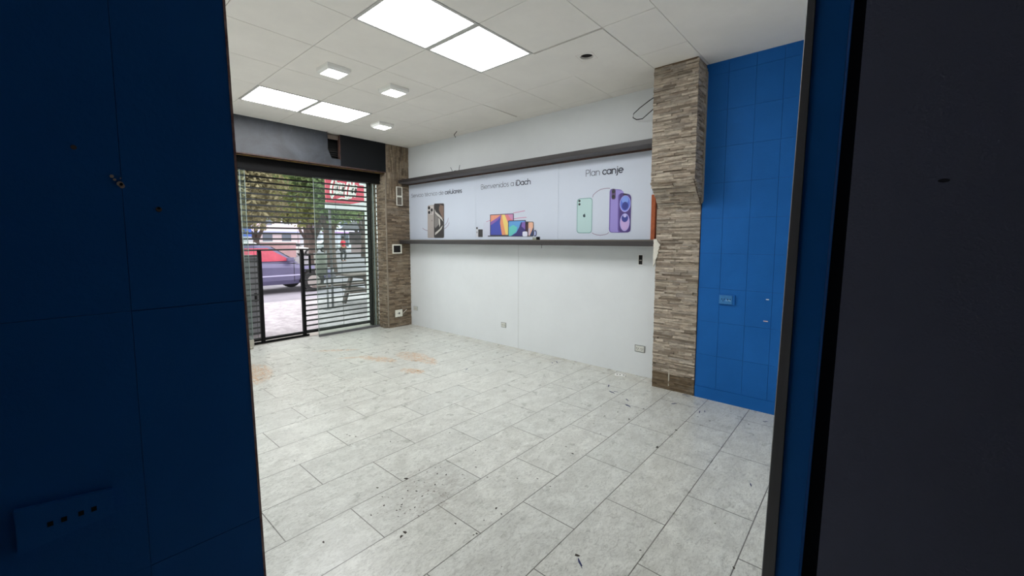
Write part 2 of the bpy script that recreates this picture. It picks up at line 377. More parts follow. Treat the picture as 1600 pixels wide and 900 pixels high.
b = B(); prism(b, [(-.05, -.03), (.052, -.018), (.052, .022), (-.05, .036)], 'y', -.008, 0); obj('cover_plate', b, m_blue, t)
b = B()
for x in (-.02, -.006, .012, .026): box(b, x, x+.006, -.0086, -.0078, -.003, .004)
obj('socket_hole', b, m_dark, t)

# ================================================================== STONE CLAD COLUMNS
def strips(b, o, U, V, N, u0, u1, v0, v1, h=.016, ln=(.06, .22), dep=(.002, .015), vert=False, tones=None):
    """fills a rectangle (origin o, axes U,V, outward N) with thin stone strips of random length and depth"""
    lay = b.faces.layers.float.get('tone') or b.faces.layers.float.new('tone')
    if vert: U, V = V, U; u0, u1, v0, v1 = v0, v1, u0, u1
    v = v0
    while v < v1-1e-4:
        hh = min(h*random.uniform(.6, 1.35), v1-v); 
        if v1-v-hh < .006: hh = v1-v
        u = u0 - random.uniform(0, ln[0])
        while u < u1-1e-4:
            l = random.uniform(*ln); a = max(u, u0); c = min(u+l, u1)
            if c-a > .004:
                d = random.uniform(*dep); tn = min(1, max(0, random.gauss(.45, .28)))
                g = .0008; s = random.uniform(-.003, .003)
                P = lambda uu, vv, dd: o + U*uu + V*vv + N*dd
                q = [(a+g, v+g), (c-g, v+g), (c-g, v+hh-g), (a+g, v+hh-g)]
                lo = [b.verts.new(P(x, y, -.004)) for x, y in q]
                hi = [b.verts.new(P(x, y, d + (s if k < 2 else -s))) for k, (x, y) in enumerate(q)]
                fs = [b.faces.new(hi)] + [b.faces.new((lo[k], lo[(k+1) % 4], hi[(k+1) % 4], hi[k])) for k in range(4)]
                for f in fs: f[lay] = tn
            u += l
        v += hh
VX, VY, VZ = Vector((1, 0, 0)), Vector((0, 1, 0)), Vector((0, 0, 1))
def stone_obj(name, b, parent):
    o = obj(name, b, m_stone, parent); return o
# --- right column, thicker above head height
XC, XU = 3.872, 3.642
ZB0, ZB1 = 1.705, 1.92
t = tag(empty('stone_column', (4.0, 1.34, 0)), 'brown stacked-stone column with a thicker upper half beside the blue wall', 'column')
base = t.location
def L0(b_, name, m_, parent):
    o = obj(name, b_, m_, parent); o.location = -Vector(base); return o
b = B(); box(b, XC, W+.1, 1.145, 1.535, 0, ZB0); prism(b, [(W+.1, ZB0), (XC, ZB0), (XU, ZB1), (XU, H), (W+.1, H)], 'y', 1.145, 1.503); L0(b, 'core', m_brownback, t)
b = B()
strips(b, Vector((XC, 0, 0)), -VY, VZ, -VX, -1.535, -1.146, .15, ZB0)
sl = Vector((XU-XC, 0, ZB1-ZB0)); sn = Vector((-(ZB1-ZB0), 0, (XU-XC))).normalized()
strips(b, Vector((XC, 0, ZB0)), -VY, sl.normalized(), sn, -1.515, -1.146, 0, sl.length)
strips(b, Vector((XU, 0, 0)), -VY, VZ, -VX, -1.505, -1.133, ZB1, H-.012)
L0(b, 'front_cladding', m_stone, t)
b = B(); strips(b, Vector((XC, 0, 0)), -VY, VZ, -VX, -1.535, -1.146, .0, .15, dep=(.003, .009)); L0(b, 'base_course', strip_material('mud_stained_slate', [(96, 78, 56), (116, 98, 74), (128, 112, 88)]), t)
b = B(); strips(b, Vector((XU, 1.145, 0)), VX, VZ, -VY, .0, .225, ZB1+.01, H-.012, ln=(.06, .16)); 
# the slanted side piece under the bulge, row by row
z = ZB0
while z < ZB1+.01:
    x0 = XC + (XU-XC)*min(1, max(0, (z-ZB0)/(ZB1-ZB0))); strips(b, Vector((x0, 1.145, z)), VX, VZ, -VY, 0, XC-x0+.001, 0, .02, ln=(.06, .16)) if XC-x0 > .02 else None; z += .02
L0(b, 'side_cladding', m_stone, t)
b = B()
random.seed(3)
L_, R_ = [], []
for k in range(15):
    z = 1.425-.0185*k; wd = (.026, .034, .05, .058, .05, .06, .046, .05, .038, .04, .028, .024, .020, .012, .008)[k]
    R_.append((1.553-wd+random.uniform(-.006, .006), z)); L_.append((1.553+random.uniform(-.002, .003), z))
for k in range(14):
    prism(b, [L_[k], R_[k], R_[k+1], L_[k+1]], 'x', XC-.017-random.uniform(.001, .006), XC-.002)
L0(b, 'plaster_remnant', mat('crumbly_white_plaster', (222, 218, 206), .95, noise=.15, nscale=40, bump=.8), t)
b = B()
for k in range(26):
    z = 2.84-k*.042; wv = .004+.008*random.random(); box(b, XC-.03-wv, XC-.002, 1.128, 1.137, z-.042, z, 0)
L0(b, 'plaster_seam', mat('old_plaster', (168, 158, 144), .95, noise=.3, nscale=30), t)
b = B(); box(b, XC-.006, XC, 1.372, 1.380, .18, .30); box(b, XC-.008, XC, 1.371, 1.379, .04, .17); L0(b, 'glue_streak', mat('pale_streak', (196, 190, 176), .9), t)
# --- left column in the far corner
t = tag(empty('stone_column', (3.86, 5.86, 0)), 'brown stacked-stone pier in the far corner beside the rolling shutter', 'column')
base = t.location
b = B(); box(b, 3.655, W+.02, D+.012, 6.19, 0, H); L0(b, 'core', m_brownback, t)
b = B(); strips(b, Vector((0, D+.012, 0)), VX, VZ, -VY, 3.655, W-.001, 0, 2.06, h=.018); strips(b, Vector((0, D+.012, 0)), VX, VZ, -VY, 3.655, 3.94, 2.06, H-.005, h=.018, vert=True)
strips(b, Vector((0, D+.012, 0)), VX, VZ, -VY, 3.94, W-.001, 2.06, 2.45, h=.018); strips(b, Vector((0, D+.012, 0)), VX, VZ, -VY, 3.94, W-.001, 2.45, H-.005, h=.018, vert=True)
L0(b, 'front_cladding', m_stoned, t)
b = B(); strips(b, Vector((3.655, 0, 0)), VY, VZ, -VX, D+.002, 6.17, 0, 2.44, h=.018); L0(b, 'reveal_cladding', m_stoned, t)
b = B(); box(b, 3.632, 3.648, D-.008, D+.010, .03, 2.45); L0(b, 'corner_bead', mat('dusty_corner_bead', (150, 138, 122), .8, noise=.35, nscale=12), t)
b = B()
for k in range(9): 
    r = .012+.022*random.random(); x = 3.60+.08*random.random(); y = 5.78+.32*random.random(); box(b, x-r, x+r, y-r, y+r, 0, .02+.05*random.random(), 0, .004)
L0(b, 'broken_mortar', mat('crumbling_mortar', (128, 116, 100), .95, noise=.4, nscale=30), t)

# ================================================================== HEADER OVER THE SHUTTER
t = tag(empty('header_box', (1.9, D, 2.46)), 'long scuffed dark metal header box above the rolling shutter', 'header panel')
base = t.location
hx0, hx1, hz0, hz1 = 2.745, 2.925, 2.555, 2.885
b = B(); box(b, .15, hx0, D, D+.006, 2.462, H); box(b, hx0, hx1+.006, D, D+.006, 2.462, hz0); 
prism(b, [(hx0, hz0), (hx0+.05, hz0), (hx0+.012, hz0+.09), (hx0-.0, hz0+.12)], 'y', D, D+.006)
L0(b, 'worn_panel', m_header, t)
b = B(); box(b, hx1, 3.652, D-.002, D+.004, 2.465, H); L0(b, 'black_panel', m_headdark, t)['label'] = 'plain black end panel'
b = B(); box(b, .15, 3.654, D, 5.975, 2.450, 2.462); L0(b, 'soffit', m_black, t)
b = B(); box(b, .15, 3.652, D-.002, D+.004, 2.449, 2.463); L0(b, 'lower_edge', m_rust, t)
b = B(); box(b, .15, 3.652, D+.05, D+.06, 2.440, 2.451); L0(b, 'sealant_strip', m_ochre, t)
b = B(); box(b, hx1-.012, hx1, D-.003, D+.05, hz0-.01, hz1); L0(b, 'opening_edge', m_rust, t)
b = B(); box(b, hx0-.05, hx1+.05, D+.16, D+.17, 2.47, H, 0); box(b, hx0, hx1, D+.03, D+.05, 2.825, 2.885, 1)
for k in range(4): box(b, hx0, hx1, D+.06, D+.08, 2.60+k*.028, 2.612+k*.028, 0)
L0(b, 'inner_frame', [m_dark, mat('dusty_timber', (120, 108, 98), .9, noise=.3)], t)
# black beam the shutter drops from
t = tag(bx('shutter_lintel', (.9, 3.652, 5.90, 5.98, 2.30, 2.448), m_black, bev=.004), 'black steel lintel right below the header box', 'lintel')

# ================================================================== ROLLING SHUTTER
t = tag(empty('rolling_shutter', (2.4, YS, 0)), 'dark grey open-grille rolling shutter with a small wicket opening, closed', 'shutter')
base = t.location
SX0, SX1, PITCHS = 1.30, 3.60, .0752
WX0, WX1, WZ = 1.965, 2.52, 1.262
b = B(); z = .075; k = 0
while z < 2.44:
    segs = [(SX0, SX1)] if z > WZ-.01 else [(SX0, WX0), (WX1, SX1)]
    for a, c in segs:
        prism(b, [(YS-.011, z-.010), (YS-.005, z+.011), (YS+.006, z+.011), (YS+.011, z-.003), (YS+.003, z-.012)], 'x', a, c)
        x = a+.03
        while x < c: box(b, x-.002, x+.002, YS-.0015, YS+.0015, z, z+PITCHS*.5); box(b, x-.002, x+.002, YS-.0015, YS+.0015, z-PITCHS*.5, z); x += .575
    z += PITCHS
L0(b, 'slat_curtain', m_slat, t)
b = B(); box(b, SX0, SX1, YS-.015, YS+.02, .040, .066); box(b, SX0, WX1+.06, YS-.02, YS+.0, .0, .03); L0(b, 'bottom_bar', m_black, t)
for nm, xx in (('guide_rail', 3.598), ('guide_rail', 1.27)):
    b = B(); box(b, xx, xx+.042, YS-.03, YS-.018, 0, 2.44); box(b, xx+.036, xx+.042, YS-.03, YS+.04, 0, 2.44); box(b, xx, xx+.042, YS+.03, YS+.04, 0, 2.44); L0(b, nm, m_black, t)
for xx in (WX0, WX1):
    b = B(); box(b, xx-.022, xx+.022, YS-.028, YS+.022, .02, WZ-.005, bev=.004); cyl(b, (xx, YS-.003, WZ-.012), .026, .03, 'z', 16); L0(b, 'wicket_post', m_black, t)
b = B(); box(b, WX0, WX1, YS-.012, YS+.012, .052, .078); L0(b, 'wicket_sill', m_slat, t)
b = B(); box(b, 2.62, 2.64, YS-.02, YS+.01, .93, 1.19); L0(b, 'lock_bar', m_black, t)
# frameless glass in front of the shutter
t = tag(empty('glass_panel', (3.13, 6.0, .03)), 'frameless fixed glass pane in front of the right half of the shutter', 'glass pane')
b = B(); box(b, -.49, .50, -.005, .005, 0, 2.27); obj('pane', b, m_glass, t)
b = B(); box(b, -.492, -.489, -.0055, .0055, 0, 2.27); box(b, .44, .446, -.012, .012, 0, 2.27); obj('polished_edge', b, m_glassedge, t)
b = B(); box(b, -.49, .50, -.014, .014, -.03, .004); obj('floor_channel', b, m_alu, t)
t = tag(empty('glass_panel', (1.50, 6.0, .03)), 'narrow glass side pane at the left end of the shutter', 'glass pane')
b = B(); box(b, -.28, .28, -.005, .005, 0, 2.27); obj('pane', b, m_glass, t)
b = B(); box(b, .279, .284, -.006, .006, 0, 2.27); box(b, .225, .228, -.012, .012, 0, 2.27); obj('polished_edge', b, m_glassedge, t)
t = tag(empty('floor_pivot', (1.74, 5.99, 0)), 'small pale metal pivot fitting on the floor under the left glass pane', 'door fitting')
b = B(); box(b, -.045, .045, -.022, .022, .03, .12, bev=.006); obj('clamp', b, mat('dull_nickel', (176, 172, 160), .45, metal=.3), t)
b = B(); cyl(b, (.01, 0, 0), .03, .032, 'z', 20); obj('base', b, mat('dull_nickel', (176, 172, 160)), t)

# ================================================================== SHELVES
t = tag(empty('wall_shelf', (3.97, 3.7, 2.315)), 'long charcoal shelf running above the printed banner', 'shelf')
b = B(); box(b, -.100, .107, -2.175, 2.033, .004, .05); obj('board', b, m_shelf, t)
b = B(); box(b, -.092, .104, -2.17, 2.03, 0, .006); obj('underside', b, m_shelfunder, t)
b = B(); box(b, .078, .107, -2.17, 2.03, -.014, .0); obj('rusty_rail', b, m_rust, t)['label'] = 'thin rusty red rail under the shelf'
t = tag(empty('wall_shelf', (3.97, 3.7, 1.355)), 'long thin charcoal shelf running below the printed banner', 'shelf')
b = B(); box(b, -.100, .107, -2.15, 2.033, 0, .062); obj('board', b, m_shelf, t)
b = B(); box(b, -.1008, -.098, -2.15, 2.033, .054, .0575); obj('lit_lip_band', b, mat('lit_lip_beige', (138, 128, 112), .6), t)  # pale band paints the light caught along the upper lip
b = B(); tube(b, [(-.101, -.82, .01), (-.103, -.822, -.02), (-.102, -.82, -.035)], .003); obj('bent_nail', b, m_black, t)
t = tag(empty('shelf_clip', (3.885, 2.975, 1.4175)), 'small grey and black clip left on the lower shelf', 'clip')
b = B(); box(b, -.012, .02, -.012, .045, 0, .03, bev=.004); obj('grey_body', b, mat('grey_green_plastic', (150, 156, 142), .6, noise=.2), t)
b = B(); box(b, -.012, .02, -.045, -.012, 0, .035, bev=.003); obj('black_block', b, m_black, t)
b = B(); box(b, W-.045, W-.005, 1.62, 1.66, 1.42, 1.86); tag(obj('wall_batten', b, mat('orange_primer_batten', (176, 92, 52), .8, noise=.3, nscale=20)), 'orange-red batten between the banner end and the stone column', 'batten')

# ================================================================== PRINTED BANNER
XP = W-.006
ban = tag(empty('wall_banner', (XP, 3.7, 1.43)), 'long white printed wall banner with phones and computers between two shelves', 'banner')
base = ban.location
seams = [5.735, 4.18, 2.793, 1.665]
b = B()
for i in range(3): box(b, XP, W-.001, seams[i+1]+.0012, seams[i]-.0012, 1.42, 2.300)
L0(b, 'panel', m_banner, ban)
ZL = [0]
def wp(px, py, k=0):
    p = on_x(px, py, XP-.0004); return (p.y, p.z)
def flat(b_, pts, lay, mi=0):
    """thin printed shape on the banner, pts = (y, z)"""
    x = XP - .0006 - .0004*lay
    A = [b_.verts.new((x, p[0], p[1])) for p in pts]; f = b_.faces.new(A); f.material_index = mi
def rpoly(pts, r, n=5):
    out = []; N = len(pts)
    for i in range(N):
        p = Vector(pts[i]); a = Vector(pts[i-1]); c = Vector(pts[(i+1) % N])
        da = (a-p); dc = (c-p); rr = min(r, da.length*.49, dc.length*.49); s = p+da.normalized()*rr; e = p+dc.normalized()*rr
        for k in range(n+1):
            q = k/n; out.append(tuple(s*(1-q)**2 + p*2*q*(1-q) + e*q*q))
    return out
def ell(cy, cz, ry, rz, n=20, a0=0, a1=2*PI):
    return [(cy+ry*math.cos(a0+(a1-a0)*k/n), cz+rz*math.sin(a0+(a1-a0)*k/n)) for k in range(n if a1-a0 > 6.2 else n+1)]
def ribbon(b_, pts, w_, lay, mi=0, cap=True):
    x = XP - .0006 - .0004*lay
    for i in range(len(pts)-1):
        p, q = Vector(pts[i]), Vector(pts[i+1]); d = q-p
        if d.length < 1e-6: continue
        n = Vector((-d.y, d.x)).normalized()*w_/2
        f = b_.faces.new([b_.verts.new((x, v.x, v.y)) for v in (p-n, q-n, q+n, p+n)]); f.material_index = mi
    if cap:
        for p in pts:
            f = b_.faces.new([b_.verts.new((x, y, z)) for y, z in ell(p[0], p[1], w_/2, w_/2, 8)]); f.material_index = mi
def A_(cx, cy, r, a0, a1, n=12, ry=None):
    ry = r if ry is None else ry
    return [(cx+r*math.cos(math.radians(a0+(a1-a0)*k/n)), cy+ry*math.sin(math.radians(a0+(a1-a0)*k/n))) for k in range(n+1)]
GL = {  # monoline rounded alphabet: strokes, advance
 'S': ([A_(.22, .53, .17, 35, 270, ry=.16) + A_(.22, .19, .19, 90, -150, ry=.18)], .5), 's': ([A_(.15, .37, .12, 35, 270) + A_(.15, .125, .125, 90, -150)], .38),
 'e': ([[(.01, .25), (.49, .25)] + A_(.25, .25, .24, 0, 310, 18)], .58), 'r': ([[(.04, 0), (.04, .48)], A_(.24, .26, .20, 180, 85)], .32),
 'v': ([[(0, .49), (.2, .01), (.4, .49)]], .46), 'i': ([[(.03, 0), (.03, .48)], [(.03, .66), (.03, .67)]], .14), 'c': ([A_(.25, .25, .24, 45, 315, 16)], .5),
 'o': ([A_(.25, .25, .24, 0, 360, 20)], .58), 't': ([[(.12, .68), (.12, .08), (.18, .01), (.26, .01)], [(0, .47), (.26, .47)]], .34),
 'n': ([[(.03, 0), (.03, .48)], A_(.23, .28, .20, 180, 0) + [(.43, 0)]], .54), 'd': ([A_(.25, .25, .24, 0, 360, 20), [(.49, 0), (.49, .74)]], .6),
 'l': ([[(.03, 0), (.03, .74)]], .14), 'a': ([A_(.25, .25, .24, 0, 360, 20), [(.49, 0), (.49, .48)]], .6),
 'B': ([[(.05, 0), (.05, .7), (.26, .7)] + A_(.26, .535, .165, 90, -90) + [(.05, .37)], [(.05, .37), (.28, .37)] + A_(.28, .185, .185, 90, -90) + [(.05, 0)]], .56),
 'P': ([[(.05, 0), (.05, .7), (.27, .7)] + A_(.27, .51, .19, 90, -90) + [(.05, .32)]], .54),
 'D': ([[(.05, 0), (.05, .7), (.22, .7)] + A_(.22, .35, .35, 90, -90, 16) + [(.05, 0)]], .66), 'h': ([[(.03, 0), (.03, .74)], A_(.23, .28, .20, 180, 0) + [(.43, 0)]], .54),
 'u': ([[(.03, .48), (.03, .2)] + A_(.23, .21, .20, 180, 360) + [(.43, .48)], [(.43, .48), (.43, 0)]], .54),
 'j': ([[(.09, .48), (.09, -.1)] + A_(-.01, -.1, .10, 0, -90, 6), [(.09, .66), (.09, .67)]], .22), ' ': ([], .26), '-': ([[(.02, .25), (.22, .25)]], .32),
 'C': ([A_(.35, .35, .34, 45, 315, 20)], .7)}
GL['\u00e9'] = (GL['e'][0] + [[(.22, .60), (.32, .72)]], .58)
def textlen(s): return sum(GL[c][1] for c in s)
def lettering(runs, p0, p1, cap, lay=1):
    """runs = [(text, bold)], from p0 to p1 = (y, z) baseline ends; y falls as the text runs on"""
    tot = sum(textlen(s) for s, _ in runs); p0 = Vector(p0); p1 = Vector(p1); sx = (p1-p0).length/tot; d = (p1-p0).normalized()
    sy = cap/.7; x = 0
    for s, bold in runs:
        for wd in s.split(' '):
            if not wd: continue
            b_ = B()
            for c in wd:
                for st in GL[c][0]:
                    ribbon(b_, [tuple(p0 + d*((x+q[0])*sx) + Vector((0, q[1]*sy))) for q in st], (.115 if bold else .066)*sy, lay, 0)
                x += GL[c][1]
            x += GL[' '][1]; L0(b_, 'printed_word', m_inkbold if bold else m_ink, ban)
lettering([('Servicio t\u00e9cnico de ', 0), ('celulares', 1)], (5.672, 2.100), (4.452, 2.092), .058)
lettering([('Bienvenidos a ', 0), ('iDach', 1)], (4.072, 2.106), (3.200, 2.104), .063)
lettering([('Plan ', 0), ('canje', 1)], (2.43, 2.117), (1.978, 2.116), .068)
def zA(x, y): return wp(640+x*.0778, 310+y*.0778)
def zB(x, y): return wp(735+x*.075, 320+y*.075)
def zC(x, y): return wp(885+x*.1111, 280+y*.1111)
def pm(name, col): return mat('print_'+name, col, .45)
def shape(name, items, label=None):
    """items: (points(y,z), layer, colour name, rgb)"""
    ms = []; b_ = B()
    for pts, lay, cn, rgb in items:
        M_ = pm(cn, rgb)
        if M_ not in ms: ms.append(M_)
        flat(b_, pts, lay, ms.index(M_))
    o = L0(b_, name, ms, ban)
    if label: o['label'] = label
    return o
def q4(z, x0, y0, x1, y1, dy=0, r=0): 
    P_ = [z(x0, y0), z(x1, y0+dy), z(x1, y1), z(x0, y1)]; return rpoly(P_, r) if r else P_
def circ(z, x, y, rx, ry=None, n=18):
    c = z(x, y); e = z(x+rx, y); f = z(x, y-(ry or rx)); return ell(c[0], c[1], abs(e[0]-c[0]), abs(f[1]-c[1]), n)
# grey phone back and dark phone front
it = [(q4(zA, 362, 140, 505, 795, -12, .03), 1, 'titanium', (168, 160, 156)), (q4(zA, 368, 150, 480, 325, -8, .03), 2, 'titanium_light', (196, 190, 188))]
for x, y, rx, ry in ((392, 190, 24, 34), (446, 234, 24, 34), (395, 282, 24, 34), (442, 292, 8, 14)): it.append((circ(zA, x, y, rx, ry), 3, 'lens_black', (34, 32, 36)))
it += [(circ(zA, 450, 445, 12, 18), 2, 'titanium_dark', (140, 132, 130))]
shape('printed_phone_back', it)
it = [(q4(zA, 490, 104, 695, 795, -6, .03), 2, 'phone_frame', (72, 66, 66)), (q4(zA, 500, 116, 686, 783, -6, .026), 3, 'phone_screen', (46, 40, 40)),
      ([zA(600, 120), zA(684, 150), zA(686, 430), zA(640, 350), zA(590, 240)], 4, 'copper_glow', (120, 96, 84)),
      ([zA(503, 210), zA(530, 270), zA(600, 330), zA(655, 390), zA(680, 470), zA(640, 420), zA(560, 350), zA(512, 300)], 5, 'silver_swirl', (196, 192, 186)),
      ([zA(506, 300), zA(560, 360), zA(600, 420), zA(590, 520), zA(520, 600), zA(503, 560)], 4, 'graphite_swirl', (124, 120, 118)),
      ([zA(585, 390), zA(612, 420), zA(620, 520), zA(606, 585), zA(592, 500)], 6, 'silver_swirl', (196, 192, 186)),
      ([zA(512, 740), zA(516, 690), zA(600, 620), zA(668, 540), zA(640, 620), zA(560, 700)], 5, 'silver_swirl', (196, 192, 186)),
      (q4(zA, 562, 135, 615, 155, 0, .01), 5, 'lens_black', (34, 32, 36))]
shape('printed_phone_front', it)
for pl in ([(262, 600), (310, 632), (362, 650)], [(778, 398), (765, 460), (735, 510), (700, 545)], [(795, 488), (775, 540), (740, 580), (700, 612)]): b = B(); ribbon(b, [zA(*p) for p in pl], .009, 1); L0(b, 'printed_accent_line', pm('mauve_line', (150, 130, 150)), ban)
# family of devices
shape('printed_remote', [(q4(zB, 122, 470, 158, 670, 0, .01), 1, 'remote_white', (206, 206, 212)), (circ(zB, 138, 486, 17, 24), 2, 'lens_black', (34, 32, 36)), (circ(zB, 138, 570, 9, 22), 2, 'grey_key', (120, 120, 126))])
shape('printed_media_box', [(q4(zB, 163, 512, 256, 672, 0, .008), 1, 'box_black', (46, 42, 42))])
shape('printed_tower', [(q4(zB, 270, 372, 420, 662, -14, .01), 1, 'tower_white', (198, 202, 218))])
it = [(q4(zB, 410, 205, 905, 640, -26, .008), 2, 'laptop_frame', (52, 36, 70)), (q4(zB, 424, 218, 890, 628, -26), 3, 'laptop_blue', (62, 74, 170)),
      ([zB(424, 218), zB(640, 208), zB(560, 270), zB(424, 360)], 4, 'laptop_peach', (226, 150, 122)), ([zB(424, 360), zB(560, 270), zB(640, 208), zB(650, 240), zB(560, 330), zB(424, 430)], 5, 'laptop_violet', (132, 92, 168)),
      ([zB(640, 208), zB(700, 206), zB(780, 628), zB(660, 628), zB(620, 380)], 5, 'laptop_orange', (228, 150, 104)), ([zB(660, 207), zB(720, 205), zB(800, 420), zB(790, 628), zB(740, 628), zB(690, 400)], 6, 'laptop_yellow', (234, 206, 120)),
      ([zB(720, 205), zB(890, 194), zB(890, 628), zB(800, 628), zB(800, 420)], 5, 'laptop_coral', (214, 122, 132)), ([zB(780, 200), zB(890, 194), zB(890, 330), zB(830, 280)], 6, 'laptop_lilac', (198, 138, 176)),
      (q4(zB, 625, 193, 672, 208, 0, .003), 7, 'lens_black', (34, 32, 36)), (q4(zB, 365, 642, 810, 662, 0, .003), 2, 'laptop_base', (40, 40, 46))]
shape('printed_laptop', it)
it = [(q4(zB, 788, 328, 1160, 660, -10, .014), 8, 'tablet_frame', (40, 42, 70)), (q4(zB, 802, 344, 1148, 650, -10, .01), 9, 'tablet_blue', (92, 156, 214)),
      ([zB(802, 470), zB(900, 420), zB(980, 470), zB(960, 560), zB(860, 640), zB(802, 650)], 10, 'tablet_teal', (98, 196, 190)),
      ([zB(850, 650), zB(960, 580), zB(1020, 470), zB(1060, 360), zB(1148, 380), zB(1148, 650)], 11, 'tablet_indigo', (52, 44, 112)), ([zB(1085, 360), zB(1148, 352), zB(1148, 520), zB(1070, 450)], 12, 'tablet_violet', (128, 96, 176))]
shape('printed_tablet', it)
shape('printed_phone_pair', [(q4(zB, 1150, 350, 1262, 660, 0, .02), 8, 'phone_maroon', (70, 38, 50)), (circ(zB, 1182, 382, 22, 30), 9, 'lens_black', (34, 32, 36)), (q4(zB, 1205, 352, 1322, 658, 0, .02), 10, 'phone_frame', (72, 66, 66)), (q4(zB, 1214, 364, 1312, 646, 0, .015), 11, 'phone_peach', (228, 176, 150)),
      ([zB(1240, 646), zB(1312, 470), zB(1312, 646)], 12, 'phone_navy', (44, 62, 104)), ([zB(1214, 500), zB(1260, 470), zB(1240, 620), zB(1214, 640)], 12, 'phone_rose', (206, 186, 204))])
shape('printed_earbud_case', [(q4(zB, 1092, 556, 1195, 660, 0, .02), 14, 'case_white', (222, 224, 240))])
shape('printed_watch', [(circ(zB, 1352, 592, 34, 68), 9, 'watch_band', (66, 68, 104)), (q4(zB, 1328, 550, 1368, 636, 0, .012), 10, 'watch_face', (164, 174, 214))])
for pl in ([(900, 168), (1010, 150), (1132, 124)], [(905, 292), (1010, 276), (1165, 262)], [(335, 356), (412, 322)]): b = B(); ribbon(b, [zB(*p) for p in pl], .008, 1); L0(b, 'printed_accent_line', pm('pink_line', (196, 120, 160)), ban)
# trade-in phones
it = [(rpoly([zC(150, 275), zC(368, 258), zC(358, 760), zC(143, 760)], .04), 1, 'mint_edge', (120, 160, 160)), (rpoly([zC(160, 284), zC(360, 268), zC(350, 750), zC(153, 750)], .035), 2, 'mint', (180, 208, 208))]
for x, y in ((184, 306), (184, 353)): it.append((circ(zC, x, y, 15, 17), 3, 'lens_black', (34, 32, 36)))
ap = []
for k in range(33):          # apple outline with a bite on its right side
    a = math.radians(80 - 360*k/32); r = 20*(1 - .10*math.cos(2*a)) * (.86 if -25 < math.degrees(math.atan2(math.sin(a), math.cos(a))) < 32 else 1)
    ap.append(zC(252+r*math.cos(a), 514-r*math.sin(a)*1.02))
it += [(ap, 4, 'logo_dark', (40, 62, 70)), (circ(zC, 274, 508, 8, 10), 5, 'mint', (180, 208, 208)), ([zC(252, 492), zC(262, 478), zC(264, 484), zC(256, 494)], 5, 'logo_dark', (40, 62, 70))]
shape('printed_mint_phone', it)
b = B(); ribbon(b, [zC(*p) for p in ((370, 252), (376, 225), (400, 200), (440, 168), (480, 146), (520, 134), (570, 128), (612, 128))], .007, 1)
L0(b, 'printed_accent_line', pm('mauve_line', (150, 130, 150)), ban); b = B(); ribbon(b, [zC(*p) for p in ((362, 756), (395, 774), (430, 784), (480, 789), (540, 780), (575, 768), (594, 750))], .007, 1)
L0(b, 'printed_accent_line', pm('mauve_line', (150, 130, 150)), ban)
it = [(rpoly([zC(610, 132), zC(800, 150), zC(800, 752), zC(598, 752)], .04), 2, 'purple_edge', (104, 86, 160)), (rpoly([zC(628, 140), zC(812, 165), zC(745, 745), zC(612, 745)], .03), 3, 'purple', (150, 136, 206)),
      (rpoly([zC(634, 134), zC(694, 134), zC(694, 285), zC(634, 285)], .03), 4, 'camera_pill', (86, 62, 110)), (circ(zC, 664, 172, 22, 28), 5, 'lens_black', (34, 32, 36)), (circ(zC, 662, 246, 22, 28), 5, 'lens_black', (34, 32, 36))]
shape('printed_purple_phone_back', it)
it = [(rpoly([zC(728, 200), zC(914, 214), zC(902, 750), zC(722, 752)], .04), 6, 'purple_edge', (104, 86, 160)), (rpoly([zC(748, 188), zC(914, 214), zC(902, 748), zC(738, 748)], .04), 7, 'screen_violet', (72, 50, 120)),
      (circ(zC, 828, 345, 78, 118), 8, 'ring_lilac', (168, 166, 232)), (circ(zC, 828, 340, 68, 105), 9, 'orb_blue', (84, 108, 206)), (circ(zC, 828, 290, 48, 52), 10, 'orb_sky', (120, 150, 226)), (circ(zC, 828, 375, 44, 56), 11, 'orb_navy', (44, 54, 138)),
      (circ(zC, 822, 606, 70, 126), 8, 'ring_lilac', (168, 166, 232)), (circ(zC, 822, 612, 62, 112), 9, 'orb_lilac', (196, 168, 220)), (circ(zC, 824, 550, 46, 54), 10, 'orb_navy', (44, 54, 138)), (circ(zC, 826, 512, 24, 26), 11, 'orb_pale', (190, 184, 232)),
      (rpoly([zC(800, 205), zC(858, 210), zC(856, 228), zC(800, 224)], .008), 12, 'lens_black', (34, 32, 36))]
shape('printed_purple_phone_front', it)

# ================================================================== CEILING FITTINGS
FY = [(2, 2), (3, 2), (2, 6), (3, 6)]
labs = ['large lit ceiling panel nearest the camera, cut by the top of the picture', 'large lit ceiling panel nearest the round ceiling hole', 'lit ceiling panel of the far pair, on the left over the shutter', 'lit ceiling panel of the far pair, beside the smallest square lamp']
for (i, j), lb in zip(FY, labs):
    x0, x1, y0, y1 = GX[i], GX[i+1], ys[j], ys[j+1]
    t = tag(empty('ceiling_panel_light', ((x0+x1)/2, (y0+y1)/2, H)), lb, 'ceiling light', 'luminous panels in the tiled ceiling')
    hx, hy = (x1-x0)/2-.002, (y1-y0)/2-.002; f = .022
    b = B()
    for d in ((-hx, hx, -hy, -hy+f), (-hx, hx, hy-f, hy), (-hx, -hx+f, -hy+f, hy-f), (hx-f, hx, -hy+f, hy-f)): box(b, *d, -.003, .015)
    obj('frame', b, mat('dull_white_light_frame', (196, 194, 190), .6), t)
    b = B(); box(b, -hx+f, hx-f, -hy+f, hy-f, 0, .01); obj('diffuser', b, m_panel, t)
sq = None
